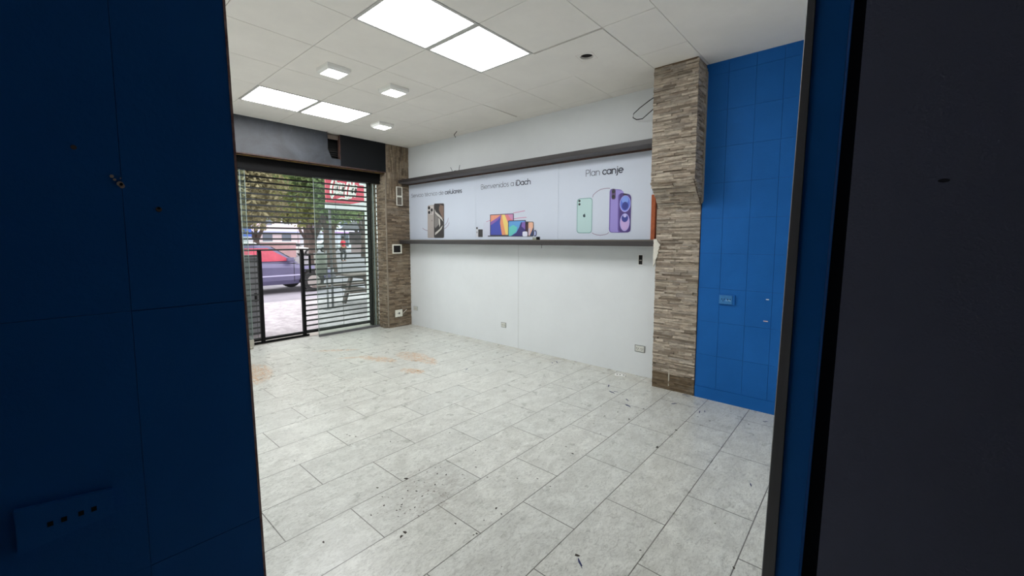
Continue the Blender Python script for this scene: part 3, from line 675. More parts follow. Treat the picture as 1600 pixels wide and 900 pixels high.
for (x, y), lb in zip(((1.80, 3.605), (2.42, 3.63), (3.03, 4.82)), ('square surface lamp on the ceiling, leftmost of three', 'square surface lamp on the ceiling, middle one of three', 'square surface lamp on the ceiling, farthest and smallest in view')):
    if sq is None:
        sq = empty('square_ceiling_lamp', (x, y, H)); a, c, h = .105, .088, .045
        b = B(); lo = [(-c, -c), (c, -c), (c, c), (-c, c)]; hi = [(-a, -a), (a, -a), (a, a), (-a, a)]
        V0 = [b.verts.new((p[0], p[1], 0)) for p in hi]; V1 = [b.verts.new((p[0], p[1], -h*.6)) for p in hi]; V2 = [b.verts.new((p[0]*1.02, p[1]*1.02, -h)) for p in lo]
        V3 = [b.verts.new((p[0]*.94, p[1]*.94, -h)) for p in lo]; V4 = [b.verts.new((p[0]*.94, p[1]*.94, -h+.008)) for p in lo]
        for P_, Q_ in ((V0, V1), (V1, V2), (V2, V3), (V3, V4)):
            for k in range(4): b.faces.new((P_[k], P_[(k+1) % 4], Q_[(k+1) % 4], Q_[k]))
        b.faces.new(V0); obj('housing', b, m_plast, sq)
        b = B(); r = c*.94; box(b, -r, r, -r, r, -h+.003, -h+.008); obj('diffuser', b, m_spot, sq); o = sq
    else: o = tree_copy(sq, (x, y, H))
    tag(o, lb, 'ceiling lamp', 'square surface lamps on the ceiling')
# tile with the empty round lamp hole
x0, x1, y0, y1 = GX[4], GX[5], ys[1], ys[2]; hc = Vector((3.045, 1.825)); hr = .052
t = tag(empty('ceiling_tile', ((x0+x1)/2, (y0+y1)/2, H-.004)), 'ceiling tile with an empty round lamp hole, in front of the stone column', 'ceiling tile')
b = B(); n = 40; oc = Vector(((x0+x1)/2, (y0+y1)/2)); lh = hc-oc; hx, hy = (x1-x0)/2-.003, (y1-y0)/2-.003
def rim(a):
    dx, dy = math.cos(a), math.sin(a); s = []
    for lim, o_, d in ((hx, lh.x, dx), (hy, lh.y, dy)):
        if abs(d) > 1e-6: s.append(((lim if d > 0 else -lim + (.010 if lim == hx else 0))-o_)/d)
    r = min(s); return (lh.x+dx*r, lh.y+dy*r)
angs = sorted([2*PI*k/n for k in range(n)] + [math.atan2(sy*hy-lh.y, qx-lh.x) % (2*PI) for qx in (-hx+.010, hx) for sy in (-1, 1)])
I0 = [b.verts.new((lh.x+hr*math.cos(a), lh.y+hr*math.sin(a), 0)) for a in angs]; I1 = [b.verts.new((v.co.x, v.co.y, .018)) for v in I0]
O0 = [b.verts.new((*rim(a), 0)) for a in angs]; O1 = [b.verts.new((v.co.x, v.co.y, .018)) for v in O0]
for k in range(len(angs)):
    q = (k+1) % len(angs)
    for a_, c_ in ((I0, O0), (O0, O1), (O1, I1), (I1, I0)): b.faces.new((a_[k], a_[q], c_[q], c_[k]))
obj('board', b, m_ceil, t)
b = B(); cyl(b, (lh.x-.006, lh.y+.012, .03), .028, .05, 'z', 20); o = obj('lamp_holder', b, mat('dusty_beige_ceramic', (190, 172, 152), .7), t)
b = B(); box(b, lh.x-.09, lh.x+.09, lh.y-.09, lh.y+.09, .085, .09, 0)
for s_ in (-1, 1): box(b, lh.x-.09, lh.x+.09, lh.y+s_*.085, lh.y+s_*.09, .02, .09); box(b, lh.x+s_*.085, lh.x+s_*.09, lh.y-.09, lh.y+.09, .02, .09)
obj('dark_recess', b, m_dark, t)
b = B()
for k in range(4):
    a = math.radians(45+90*k+8); p = Vector((lh.x+.10*math.cos(a), lh.y+.10*math.sin(a))); q = Vector((lh.x+.10*math.cos(a+PI/2), lh.y+.10*math.sin(a+PI/2)))
    ra = Vector((lh.x, lh.y)); r1 = ra + (p-ra)*.93; r2 = ra + (q-ra)*.93
    b.faces.new([b.verts.new((v.x, v.y, -.0006)) for v in (p, q, r2, r1)])
obj('old_lamp_outline', b, mat('smudged_outline', (222, 214, 206), .9), t)
x0, x1, y0, y1 = GX[5], GX[6], ys[4], ys[5]
t = tag(obj('ceiling_tile', (lambda b_: (box(b_, -.302, .292, -.298, .298, 0, .015), b_)[1])(B()), m_ceil, loc=((x0+x1)/2, (y0+y1)/2, H-.006)), 'slightly sagging plain ceiling tile edged by a dark gap near the right wall', 'ceiling tile')
t.rotation_euler = (0, .018, 0)

# ================================================================== ELECTRICS
def recessed_socket(name, y, z, lab, w2=.052, h2=.032, grp=None, n=2):
    t = tag(empty(name, (W, y, z)), lab, 'wall socket', grp)
    b = B()
    for d in ((-w2, w2, h2, h2+.004), (-w2, w2, -h2-.003, -h2), (-w2-.004, -w2, -h2-.003, h2+.004), (w2, w2+.004, -h2-.003, h2+.004)): box(b, -.003, 0, *d)
    obj('cut_edge', b, mat('shaded_cut_edge', (120, 122, 120), .9), t)
    b = B(); box(b, -.008, 0, -w2+.004, w2-.003, -h2+.003, h2-.003, bev=.002); obj('face_plate', b, mat('painted_over_plastic', (206, 207, 200), .5), t)
    for k in range(n):
        b = B(); yc = -w2*.45 + k*w2*.9
        for dy in (-.009, .009): box(b, -.0092, -.0078, yc+dy-.0025, yc+dy+.0025, -.001, .008)
        box(b, -.0092, -.0078, yc-.002, yc+.002, -.014, -.007); obj('socket_hole', b, m_dark, t)
    return t
recessed_socket('wall_socket', 1.755, .288, 'painted-over double socket low on the white wall next to the stone column')
recessed_socket('wall_socket', 3.66, .276, 'painted-over socket low on the white wall near its middle', .04, .03)
recessed_socket('wall_socket', 5.62, .285, 'faint painted-over socket low on the white wall in the far corner', .05, .03)
t = tag(empty('switch_hole', (W, 1.774, 1.213)), 'open black switch box hole in the white wall beneath the lower shelf', 'switch box')
b = B(); box(b, -.001, .0005, -.021, .021, -.048, .048); obj('hole', b, m_dark, t)
b = B()
for d in ((-.026, .026, .048, .052), (-.026, .026, -.054, -.048), (-.026, -.021, -.05, .05), (.021, .025, -.05, .05)): box(b, -.004, .001, *d)
obj('plaster_rim', b, m_white, t)
b = B(); box(b, -.006, 0, -.012, .012, -.010, .0); obj('metal_bridge', b, mat('grey_metal_bridge', (150, 144, 138), .5), t)
# plates on the far stone pier
t = tag(empty('switch_plate', (3.876, D-.012, 2.112)), 'tall white double switch frame, empty, high on the far stone pier', 'switch frame')
def ringbox(b_, w2, h2, f, cx=0, cz=0, d0=-.014, d1=0):
    for q in ((cx-w2, cx+w2, cz+h2-f, cz+h2), (cx-w2, cx+w2, cz-h2, cz-h2+f), (cx-w2, cx-w2+f, cz-h2+f, cz+h2-f), (cx+w2-f, cx+w2, cz-h2+f, cz+h2-f)): box(b_, q[0], q[1], d0, d1, q[2], q[3], bev=.0015)
b = B(); ringbox(b, .056, .076, .012, 0, .073); obj('upper_frame', b, m_trimwhite, t)
b = B(); ringbox(b, .056, .072, .012, 0, -.077); obj('lower_frame', b, m_trimwhite, t)
b = B(); box(b, -.044, .044, -.004, .004, .01, .137); box(b, -.044, .044, -.004, .004, -.137, -.017); obj('blank_insert', b, m_stoneback, t)
t = tag(empty('switch_plate', (3.812, D-.012, 1.270)), 'white switch frame around a dark hole beside the lower shelf end', 'switch frame')
b = B(); ringbox(b, .086, .074, .019); obj('frame', b, m_trimwhite, t)
b = B(); box(b, -.07, .07, -.004, .004, -.058, .058); obj('dark_box', b, m_dark, t)
t = tag(empty('wall_socket', (3.818, D-.012, .225)), 'white single socket plate low on the far stone pier', 'wall socket')
b = B(); box(b, -.068, .068, -.014, 0, -.058, .058, bev=.006); obj('face_plate', b, m_trimwhite, t)
b = B(); cyl(b, (.004, -.0155, 0), .017, .003, 'y', 16); box(b, -.03, -.022, -.0155, -.013, -.004, .006); obj('socket_hole', b, mat('grey_socket_core', (96, 100, 96), .6), t)
b = B(); tube(b, [(.066, -.010, -.02), (.10, -.013, .01), (.15, -.012, .045)], .006); obj('paint_smear', b, mat('pale_streak', (196, 190, 176)), t)
# blue socket on the blue wall
t = tag(empty('blue_wall_socket', (XB, .910, .908)), 'light blue painted double socket on the blue wall', 'wall socket')
b = B(); box(b, -.012, 0, -.066, .060, -.046, .046, bev=.006); obj('base_frame', b, m_blue, t)
b = B(); box(b, -.018, -.010, -.046, .056, -.038, .038, bev=.004); obj('face_plate', b, mat('lighter_blue_plastic', (46, 122, 186), .4, noise=.2, nscale=30), t)
for yc in (-.022, .024):
    b = B()
    for dy in (-.010, .010): box(b, -.0195, -.0175, yc+dy-.003, yc+dy+.003, -.001, .009)
    box(b, -.0195, -.0175, yc-.0025, yc+.0025, -.014, -.006); obj('socket_hole', b, m_dark, t)
b = B(); box(b, -.0192, -.0178, -.004, .002, -.012, .002); box(b, -.0192, -.0178, -.034, -.014, -.010, -.002); obj('bare_spot', b, mat('sky_blue_chip', (140, 190, 230), .5), t)
b = B(); box(b, XB-.006, XB, .600, .622, .934, .941); tag(obj('paint_chip', b, mat('bare_wall_fleck', (206, 214, 226), .8)), 'upper small white fleck on the blue wall near the doorway edge', 'paint chip')
b = B(); box(b, XB-.006, XB, .600, .632, .756, .763); tag(obj('paint_chip', b, mat('pinkish_wall_fleck', (214, 190, 196), .8)), 'lower small pinkish white fleck on the blue wall near the doorway edge', 'paint chip')
# cable loop and stray wires
b = B(); pts = [(3.90, 1.500, 2.790), (3.95, 1.60, 2.775), (4.0, 1.70, 2.757), (4.02, 1.80, 2.715), (4.02, 1.862, 2.672), (4.02, 1.868, 2.635), (4.01, 1.825, 2.606), (4.0, 1.76, 2.600), (3.98, 1.69, 2.635), (3.93, 1.60, 2.665), (3.90, 1.50, 2.66)]
tube(b, pts, .0042, 8); tag(obj('cable_loop', b, m_black), 'thin black cable looping out from behind the stone column near the ceiling', 'cable')
b = B(); tube(b, [(3.90, 4.36, H-.002), (3.99, 4.52, H-.008), (4.03, 4.55, H-.012), (4.04, 4.545, H-.03)], .004, 6); tag(obj('wire_end', b, m_black), 'short black wire poking out where the ceiling meets the right wall', 'wire')
b = B(); tube(b, [(3.90, 4.46, 2.362), (3.905, 4.48, 2.395), (3.90, 4.50, 2.43)], .003, 6); tube(b, [(3.90, 4.33, 2.362), (3.90, 4.32, 2.40), (3.90, 4.31, 2.44)], .003, 6); tube(b, [(3.90, 4.46, 2.366), (3.89, 4.40, 2.372), (3.90, 4.33, 2.366)], .003, 6)
tag(obj('wire_ends', b, m_black), 'small bent wire ends sticking up from the upper shelf', 'wire')

# ================================================================== ON THE FLOOR
t = tag(empty('socket_plate', (3.945, 1.905, 0), .35), 'white socket plate lying on the floor by the stone column', 'socket plate')
b = B(); box(b, -.035, .035, -.055, .055, 0, .010, bev=.002); obj('plate', b, m_plast, t)
b = B()
for y in (-.035, 0, .03): cyl(b, (.0, y, .009), .007, .004, 'z', 10)
obj('socket_hole', b, m_dark, t)
def flake(kind, size):
    b_ = B(); n_ = 9; ps = []
    for k in range(n_):
        a = 2*PI*k/n_; r = size*random.uniform(.35, 1.2); ps.append((r*math.cos(a)*(1.45 if kind == 0 else 2.6), r*math.sin(a)*(.8 if kind == 0 else .42)))
    prism(b_, ps, 'z', 0, size*.22); return b_
m_flake = mat('dark_dirt_crumb', (58, 52, 46), .95); m_flakeb = mat('navy_paint_shaving', (40, 48, 92), .8)
FL = [(1.005,2.713),(1.203,2.052),(1.052,1.864),(.801,1.861),(1.066,1.618),(1.094,1.626),(1.365,2.004),(1.47,2.02),(1.553,1.968),(1.521,1.909),(1.174,1.959),(1.139,1.883),(1.238,1.747),(1.297,1.492),(1.319,1.359),(1.302,1.364),(1.693,1.653),(1.52,1.419),(1.504,1.368),(1.41,1.401),(1.868,1.932),(1.435,2.725),(1.406,2.801),(1.409,2.769),(1.725,1.785),(1.802,1.51),(3.284,1.37),(2.724,1.03),(3.071,1.026),(2.268,1.418),(2.316,1.505),(2.761,1.54),(2.642,1.419),(3.017,1.371),(2.907,1.228),(3.404,.882),(3.427,.979),(3.715,.804),(3.593,1.292),(3.543,.639),(1.52,.922),(3.096,1.663),(2.943,1.545),(3.081,1.502),(2.161,.516),(1.911,.375),(3.721,4.022),(1.557,2.471),(1.925,2.261),(1.208,1.82),(1.326,1.797),(1.739,.721),(.585,1.979),(1.883,1.418),(1.87,1.316),(1.30,1.90),(1.44,1.83),(1.49,1.97),(1.40,1.93),(1.33,1.86),(1.16,1.80),(1.24,1.86),(1.58,2.06),(1.55,1.86)]
SL = [(3.457,1.747,1.3),(3.592,1.851,.4),(3.496,1.728,1.9),(3.378,1.558,.9),(3.261,1.497,1.2),(3.566,1.216,2.5),(3.83,1.183,2.2),(3.843,1.216,2.3),(3.571,.967,.3),(3.68,.552,2.2),(1.491,.888,.9),(2.651,.453,.4),(3.03,3.267,.3),(3.849,2.699,.8),(3.904,2.674,.9),(3.529,.995,.2)]
big = {(.801, 1.861), (1.066, 1.618), (1.094, 1.626), (3.071, 1.026), (2.724, 1.03), (3.404, .882), (1.365, 2.004), (1.52, .922), (3.017, 1.371), (1.52, 1.419), (2.268, 1.418)}
protos = [obj('dirt_crumb', flake(0, .0055), m_flake), obj('dirt_crumb', flake(0, .0095), m_flake)]; used = [0, 0]
for x, y in FL:
    k = 1 if (x, y) in big else 0
    o = protos[k] if not used[k] else protos[k].copy()
    if used[k]: COL.objects.link(o)
    used[k] = 1; o.location = (x, y, 0); o.rotation_euler = (0, 0, random.uniform(0, 6)); s = random.uniform(.7, 1.15); o.scale = (s, s, s)
    tag(o, 'larger dark crumb of dirt lying on the pale floor tiles' if k else 'tiny dark crumb of dirt lying on the pale floor tiles', 'dirt crumb', 'larger dirt crumbs on the floor' if k else 'tiny dirt crumbs on the floor')
pr = None
for x, y, a in SL:
    if pr is None: pr = obj('paint_shaving', flake(1, .011), m_flakeb); o = pr
    else: o = pr.copy(); COL.objects.link(o)
    o.location = (x, y, 0); o.rotation_euler = (0, 0, a); s = random.uniform(.7, 1.3); o.scale = (s, s, s)
    tag(o, 'thin dark sliver of paint lying on the pale floor tiles', 'paint shaving', 'paint slivers on the floor')

# ================================================================== STREET
m_walk = mat('pale_worn_pavement', (176, 170, 173), .95, noise=.16, nscale=9, col2=(138, 132, 135))
m_road = mat('sunbleached_asphalt', (140, 136, 144), .95, noise=.25, nscale=1.2)
b = B(); box(b, -30, 60, 6.42, 10.6, -.3, -.06); struct(obj('pavement', b, m_walk)).name = 'floor'
b = B(); box(b, -60, 140, 10.6, 160, -.4, -.12); struct(obj('road', b, m_road)).name = 'floor'
m_cab = mat('grey_painted_steel', (124, 124, 128), .7, noise=.2, nscale=6)
t = tag(empty('utility_cabinet', (1.83, 7.12, -.06)), 'grey metal street cabinet just outside the left end of the shutter', 'cabinet')
b = B(); box(b, -.37, .37, -.2, .2, .04, 1.20, bev=.01); obj('body', b, m_cab, t)
b = B(); box(b, -.35, .35, -.215, -.2, .09, 1.15, bev=.004); 
for k in range(14): box(b, -.28, .28, -.222, -.214, .2+k*.028, .212+k*.028)
d_ = obj('door', b, m_cab, t)
b = B(); box(b, .27, .30, -.235, -.215, .55, .68); obj('handle', b, m_black, d_)
b = B(); box(b, -.39, .39, -.22, .22, 1.20, 1.24); obj('cap', b, m_cab, t)
b = B(); box(b, -.36, .36, -.19, .19, 0, .04); obj('plinth', b, m_walk, t)
# picnic table
m_wood = mat('weathered_grey_wood', (104, 92, 88), .85, noise=.3, nscale=4, stretch=(.4, 6, 6))
t = tag(empty('picnic_table', (5.2, 8.5, -.06), 0), 'weathered wooden picnic table with joined benches on the pavement', 'picnic table')
b = B()
for k in range(5): box(b, -.9, 1.0, -.36+k*.146, -.36+k*.146+.136, .70, .74)
obj('tabletop', b, m_wood, t)
for s_ in (-1, 1):
    b = B()
    for k in range(2): box(b, -1.2, 1.1, s_*.72-.14+k*.145, s_*.72-.14+k*.145+.135, .42, .46)
    obj('bench_seat', b, m_wood, t)
for xx in (-.56, .70):
    for s_ in (-1, 1):
        b = B(); prism(b, [(s_*.22, .70), (s_*.33, .70), (s_*.72, 0), (s_*.60, 0)], 'x', xx-.025, xx+.025); obj('leg', b, m_wood, t)
    b = B(); box(b, xx+.03, xx+.075, -.84, .84, .33, .42); box(b, xx+.03, xx+.075, -.36, .36, .62, .70); obj('crossbeam', b, m_wood, t)
# red advertising board on two posts
m_red = mat('hazy_red_vinyl', (200, 74, 94), .6, noise=.06)  # red paled towards pink, street haze painted into the colour
t = tag(empty('street_sign', (5.0, 8.62, -.06)), 'red advertising board with white script lettering, raised on posts outside', 'sign')
base = t.location
b = B(); box(b, 4.04, 6.35, 8.60, 8.65, 2.20, 3.15, bev=.004); L0(b, 'board', m_red, t)
b = B(); box(b, 4.03, 6.36, 8.598, 8.652, 2.06, 2.185); prism(b, [(4.55, 2.185), (6.36, 2.185), (6.36, 2.5), (5.2, 2.33)], 'y', 8.594, 8.599); L0(b, 'white_lower_band', mat('dull_white_vinyl', (206, 208, 212), .6), t)
b = B(); box(b, 4.79, 5.25, 8.594, 8.599, 2.62, 2.90); L0(b, 'white_notice', mat('dull_white_vinyl', (206, 208, 212)), t)
b = B()
for z_, segs in ((2.82, ((4.83, 4.88), (4.90, 4.95), (4.97, 5.06), (5.08, 5.18))), (2.74, ((4.83, 4.93), (4.95, 5.00), (5.02, 5.12))), (2.67, ((4.83, 4.90), (4.92, 5.05), (5.07, 5.16)))):
    for a, c in segs: box(b, a, c, 8.591, 8.595, z_, z_+.04)
L0(b, 'small_print', m_ink, t)
# white script lettering
b = B(); word = 'Coca-Cola'; x = 4.11; s_x, s_z = .122, .50; w0 = x
sw = .040
def rib2(pts, wd):
    for i in range(len(pts)-1):
        p, q = Vector(pts[i]), Vector(pts[i+1]); d = q-p
        if d.length < 1e-6: continue
        n = Vector((-d.y, d.x)).normalized()*wd/2; prism(b, [tuple(v) for v in (p-n, q-n, q+n, p+n)], 'y', 8.586, 8.60)
    for p in pts: prism(b, ell(p[0], p[1], wd/2, wd/2, 8), 'y', 8.5855, 8.60)
for c in word:
    for st in GL[c][0]:
        big_ = 1.15 if c == 'C' else 1
        rib2([(x + q[0]*s_x*1.0*big_ + q[1]*.10, 2.37 + (q[1]-(.12 if c == 'C' else 0))*s_z*big_ + .015*math.sin(8*x)) for q in st[::2] + ([st[-1]] if len(st) % 2 == 0 else [])], sw)
    x += GL[c][1]*s_x
rib2([(4.14, 2.34), (4.17, 2.27), (4.23, 2.255), (4.30, 2.28), (4.37, 2.31), (4.47, 2.30), (4.59, 2.33)], .026)
L0(b, 'script_lettering', m_plast, t)
for xx in (4.15, 6.3):
    b = B(); cyl(b, (xx, 8.70, -.06), .024, 3.2, 'z', 14); cyl(b, (xx, 8.70, -.06), .07, .012, 'z', 14); L0(b, 'post', m_cab, t)
for xx in (4.15, 6.3):
    b = B(); box(b, xx-.03, xx+.03, 8.645, 8.73, 2.3, 2.34); box(b, xx-.03, xx+.03, 8.645, 8.73, 2.9, 2.94); L0(b, 'bracket', m_cab, t)
t = tag(empty('litter_bin', (3.88, 8.62, -.06)), 'grey green litter bin on a stand beside the sign post', 'litter bin')
b = B(); cyl(b, (0, 0, .74), .105, .44, 'z', 24, r2=.125); obj('bucket', b, mat('grey_green_metal', (118, 122, 112), .6, noise=.15), t)
b = B(); cyl(b, (0, 0, 1.18), .13, .02, 'z', 24); obj('rim', b, m_cab, t)
b = B(); tube(b, [(.125, 0, .70), (.125, 0, 1.25)], .018, 8); box(b, .11, .14, -.015, .015, 0, .74); box(b, .04, .17, -.06, .06, 0, .012); obj('stand', b, m_cab, t)

# ------------------------------------------------------------------ vehicles
def car(name, loc, rz, col, label, group=None, length=4.15, refl=None, simple=False, h=1.36):
    t = tag(empty(name, loc, rz), label, 'car', group)
    body = mat('car_paint_'+'_'.join(map(str, col)), col, .35, metal=.1, noise=.12, nscale=3)
    gl = mat('car_window_'+('red' if refl else 'dark'), refl or (52, 58, 66), .15, noise=.25, nscale=7)  # refl paints a red reflection into the side windows
    k = length/4.15; hw = .82
    st = [(-2.07, .40, .62, .70), (-1.98, .34, .86, .78), (-1.6, .30, .93, .81), (-.9, .26, .92, .82), (0, .26, .90, .82), (.75, .26, .88, .82), (1.25, .28, .80, .81), (1.75, .30, .72, .79), (2.0, .34, .62, .73), (2.08, .40, .52, .66)]
    b_ = B(); rings = []
    for x, z0, z1, hw_ in st:
        r = [(-hw_*.93, z0), (-hw_, z0+.12), (-hw_, z1-.14), (-hw_*.93, z1-.03), (-hw_*.6, z1), (hw_*.6, z1), (hw_*.93, z1-.03), (hw_, z1-.14), (hw_, z0+.12), (hw_*.93, z0)]
        rings.append([b_.verts.new((x*k, y, z)) for y, z in r])
    for i in range(len(rings)-1):
        for q in range(10): b_.faces.new((rings[i][q], rings[i][(q+1) % 10], rings[i+1][(q+1) % 10], rings[i+1][q]))
    b_.faces.new(rings[0]); b_.faces.new(rings[-1][::-1]); obj('body', b_, body, t, smooth=False)
    b_ = B(); cab = [(-1.62, .90, .72), (-1.05, h, .58), (-.2, h+.03, .60), (.25, h, .58), (.98, .86, .72)]
    lo = [b_.verts.new((x*k, s_*.76, .86)) for s_ in (-1, 1) for x in (-1.62, .98)]
    P_ = []
    for s_ in (-1, 1):
        P_.append([b_.verts.new((x*k, s_*hh, z)) for x, z, hh in cab])
    for i in range(4): b_.faces.new((P_[0][i], P_[0][i+1], P_[1][i+1], P_[1][i]))
    b_.faces.new(P_[0]); b_.faces.new(P_[1][::-1]); 
    for v in lo: b_.verts.remove(v)
    obj('cabin', b_, body, t)
    for s_ in (-1, 1):
        for (xa, xb, ta, tb) in ((-1.38, -.55, -1.0, -.52), (-.47, .80, -.44, .20)):
            b_ = B(); f = [(xa*k, .93, .735), (xb*k, .93, .735), (tb*k, h-.06, .625), (ta*k, h-.06, .625)]
            A = [b_.verts.new((x, s_*(y+.0), z)) for x, z, y in f]; C_ = [b_.verts.new((x, s_*(y-.03), z)) for x, z, y in f]
            b_.faces.new(A); b_.faces.new(C_[::-1]); [b_.faces.new((A[q], A[(q+1) % 4], C_[(q+1) % 4], C_[q])) for q in range(4)]
            obj('side_window', b_, gl, t)
    b_ = B(); A = [b_.verts.new(p) for p in ((.93*k, -.62, .93), (.93*k, .62, .93), (.33*k, .52, h-.03), (.33*k, -.52, h-.03))]; C_ = [b_.verts.new(v.co+Vector((-.03, 0, -.03))) for v in A]
    for v in A: v.co += Vector((.012, 0, .012))
    b_.faces.new(A); b_.faces.new(C_[::-1]); [b_.faces.new((A[q], A[(q+1) % 4], C_[(q+1) % 4], C_[q])) for q in range(4)]
    obj('windscreen', b_, mat('car_window_dark', (52, 58, 66)), t)
    for x in (-1.25*k, 1.33*k):
        for s_ in (-1, 1):
            b_ = B(); cyl(b_, (x, s_*.83-.09, .30), .30, .18, 'y', 28, 0); cyl(b_, (x, s_*.83-.105, .30), .19, .21, 'y', 20, 1); obj('wheel', b_, [mat('tyre', (38, 37, 38), .9), mat('dusty_wheel_disc', (142, 136, 132), .5)], t)
            if not simple:
                b_ = B(); prism(b_, [(x+.37*math.cos(a), .30+.37*math.sin(a)) for a in [PI*q/14 for q in range(15)]], 'y', s_*.805-.02, s_*.805+.02); obj('wheel_arch', b_, m_dark, t)
    if not simple:
        for s_ in (-1, 1):
            b_ = B(); box(b_, .62, .80, s_*.86-.06, s_*.86+.06, .92, 1.03, bev=.02); obj('wing_mirror', b_, body, t)
            b_ = B(); box(b_, 1.0, 1.08, s_*.826-.006, s_*.826+.006, .62, .66); obj('turn_signal', b_, mat('amber_lens', (230, 130, 80), .4), t)
            b_ = B(); box(b_, -1.9, 1.0, s_*.826-.004, s_*.826+.004, .50, .535); obj('side_moulding', b_, mat('pale_moulding', (176, 172, 200), .4), t)
            for xx in (-.52, .82): b_ = B(); box(b_, xx-.005, xx+.005, s_*.822-.003, s_*.822+.003, .33, .90); obj('door_gap', b_, m_dark, t)
        b_ = B(); box(b_, 1.95, 2.13, -.70, .70, .34, .52, bev=.03); obj('front_bumper', b_, mat('grey_bumper', (96, 94, 100), .7), t)
        b_ = B(); box(b_, -2.13, -1.95, -.70, .70, .36, .54, bev=.03); obj('rear_bumper', b_, mat('grey_bumper', (96, 94, 100)), t)
        for s_ in (-1, 1): b_ = B(); box(b_, 1.95, 2.06, s_*.55-.14, s_*.55+.14, .53, .66, bev=.02); obj('headlight', b_, mat('headlight_glass', (190, 196, 200), .2), t)
    return t
car('car', (4.05, 13.35, -.12), 0, (92, 88, 118), 'purple blue old hatchback seen from the side through the wicket opening', refl=(176, 70, 88))
cols = [((210, 212, 216), 'white parked car far across the street, leftmost of the row'), ((120, 138, 132), 'grey green parked car behind the person in red'), ((196, 200, 206), 'silver parked car right of the person in red'), ((92, 104, 104), 'dark grey parked car at the right end of the far row')]
for (c_, lb), (x, y) in zip(cols, ((24.5, 52), (30.5, 49), (35.0, 50), (40.0, 51))): car('car', (x, y, -.12), .1, c_, lb, 'parked cars across the street', simple=True)
t = car('car', (8.6, 29.2, -.12), .05, (226, 226, 228), 'white car passing behind the purple hatchback', None, simple=True)
car('car', (15.6, 41.0, -.12), .05, (214, 210, 208), 'pale car standing behind the forked tree', None, simple=True)

# ------------------------------------------------------------------ person across the street
def skin_person(loc, rz, label):
    t = tag(empty('person', loc, rz), label, 'person')
    def fig(name, verts, edges, radii, m_):
        me = bpy.data.meshes.new(name); me.from_pydata(verts, edges, []); me.materials.append(m_); o = bpy.data.objects.new(name, me); link(o, t)
        md = o.modifiers.new('s', 'SKIN'); 
        for v, r in zip(me.skin_vertices[0].data, radii): v.radius = r if isinstance(r, tuple) else (r, r)
        me.skin_vertices[0].data[0].use_root = True
        s = o.modifiers.new('d', 'SUBSURF'); s.levels = 1; s.render_levels = 1; return o
    sk = mat('skin', (160, 116, 94), .7)
    V = [(0, 0, .92), (0, 0, 1.15), (0, 0, 1.40), (0, 0, 1.50), (0, -.01, 1.60), (0, -.01, 1.70), (-.18, 0, 1.40), (-.27, .03, 1.15), (-.24, -.12, .95), (-.23, -.16, .87), (.18, 0, 1.40), (.27, .03, 1.15), (.25, -.12, .95), (.24, -.16, .87),
         (-.09, 0, .86), (-.12, .10, .48), (-.13, .05, .09), (-.13, -.09, .04), (.09, 0, .86), (.13, -.10, .48), (.14, .02, .09), (.14, -.12, .04)]
    E_ = [(0, 1), (1, 2), (2, 3), (3, 4), (4, 5), (2, 6), (6, 7), (7, 8), (8, 9), (2, 10), (10, 11), (11, 12), (12, 13), (0, 14), (14, 15), (15, 16), (16, 17), (0, 18), (18, 19), (19, 20), (20, 21)]
    R_ = [(.15, .11), (.13, .10), (.15, .10), .055, .085, .07, .06, .045, .035, .03, .06, .045, .035, .03, .09, .06, .042, .038, .09, .06, .042, .038]
    fig('body', V, E_, R_, sk)
    fig('red_top', [(0, 0, .98), (0, 0, 1.2), (0, 0, 1.41), (0, 0, 1.47), (-.19, 0, 1.40), (-.27, .03, 1.17), (.19, 0, 1.40), (.27, .03, 1.17)], [(0, 1), (1, 2), (2, 3), (2, 4), (4, 5), (2, 6), (6, 7)], [(.18, .13), (.17, .125), (.175, .12), .07, .075, .065, .075, .065], mat('red_cotton', (206, 52, 76), .9))
    fig('trousers', [(0, 0, .96), (0, 0, .86), (-.10, 0, .80), (-.12, .10, .48), (-.13, .05, .05), (.10, 0, .80), (.13, -.10, .48), (.14, .02, .05)], [(0, 1), (1, 2), (2, 3), (3, 4), (1, 5), (5, 6), (6, 7)], [(.17, .13), (.16, .13), .105, .078, .06, .105, .078, .06], mat('dark_trousers', (70, 70, 74), .9))
    b_ = B(); bmesh.ops.create_uvsphere(b_, u_segments=14, v_segments=10, radius=.098); [setattr(v, 'co', Vector((v.co.x, v.co.y*1.1+.01, v.co.z*.9+1.70))) for v in b_.verts]; obj('hair', b_, mat('dark_hair', (40, 34, 32), .9), t, smooth=True)
skin_person((14.2, 27.9, -.12), .6, 'person in a red top and dark trousers walking across the street')

# ------------------------------------------------------------------ kiosk with dark roof
t = tag(empty('street_kiosk', (27.5, 42.0, -.12)), 'dark-roofed open market stall behind the person in red', 'stall')
b = B(); prism(b, [(-5.6, 2.55), (5.6, 2.55), (4.6, 3.5), (-4.4, 3.5)], 'y', -2, 2); obj('roof', b, mat('dark_grey_roof', (96, 94, 102), .8, noise=.15), t)
for x in (-5, 0, 5):
    for y in (-1.8, 1.8): b = B(); cyl(b, (x, y, 0), .07, 2.56, 'z', 8); obj('post', b, m_cab, t)
b = B(); box(b, -4.6, 4.6, -1.2, 1.2, 0, 1.0); obj('counter', b, mat('pale_counter', (170, 150, 152), .8, noise=.2), t)
b = B(); box(b, -4.6, 4.6, 1.5, 1.6, 1.0, 2.4); obj('back_wall', b, mat('stall_backing', (140, 128, 130), .8, noise=.4, nscale=2), t)

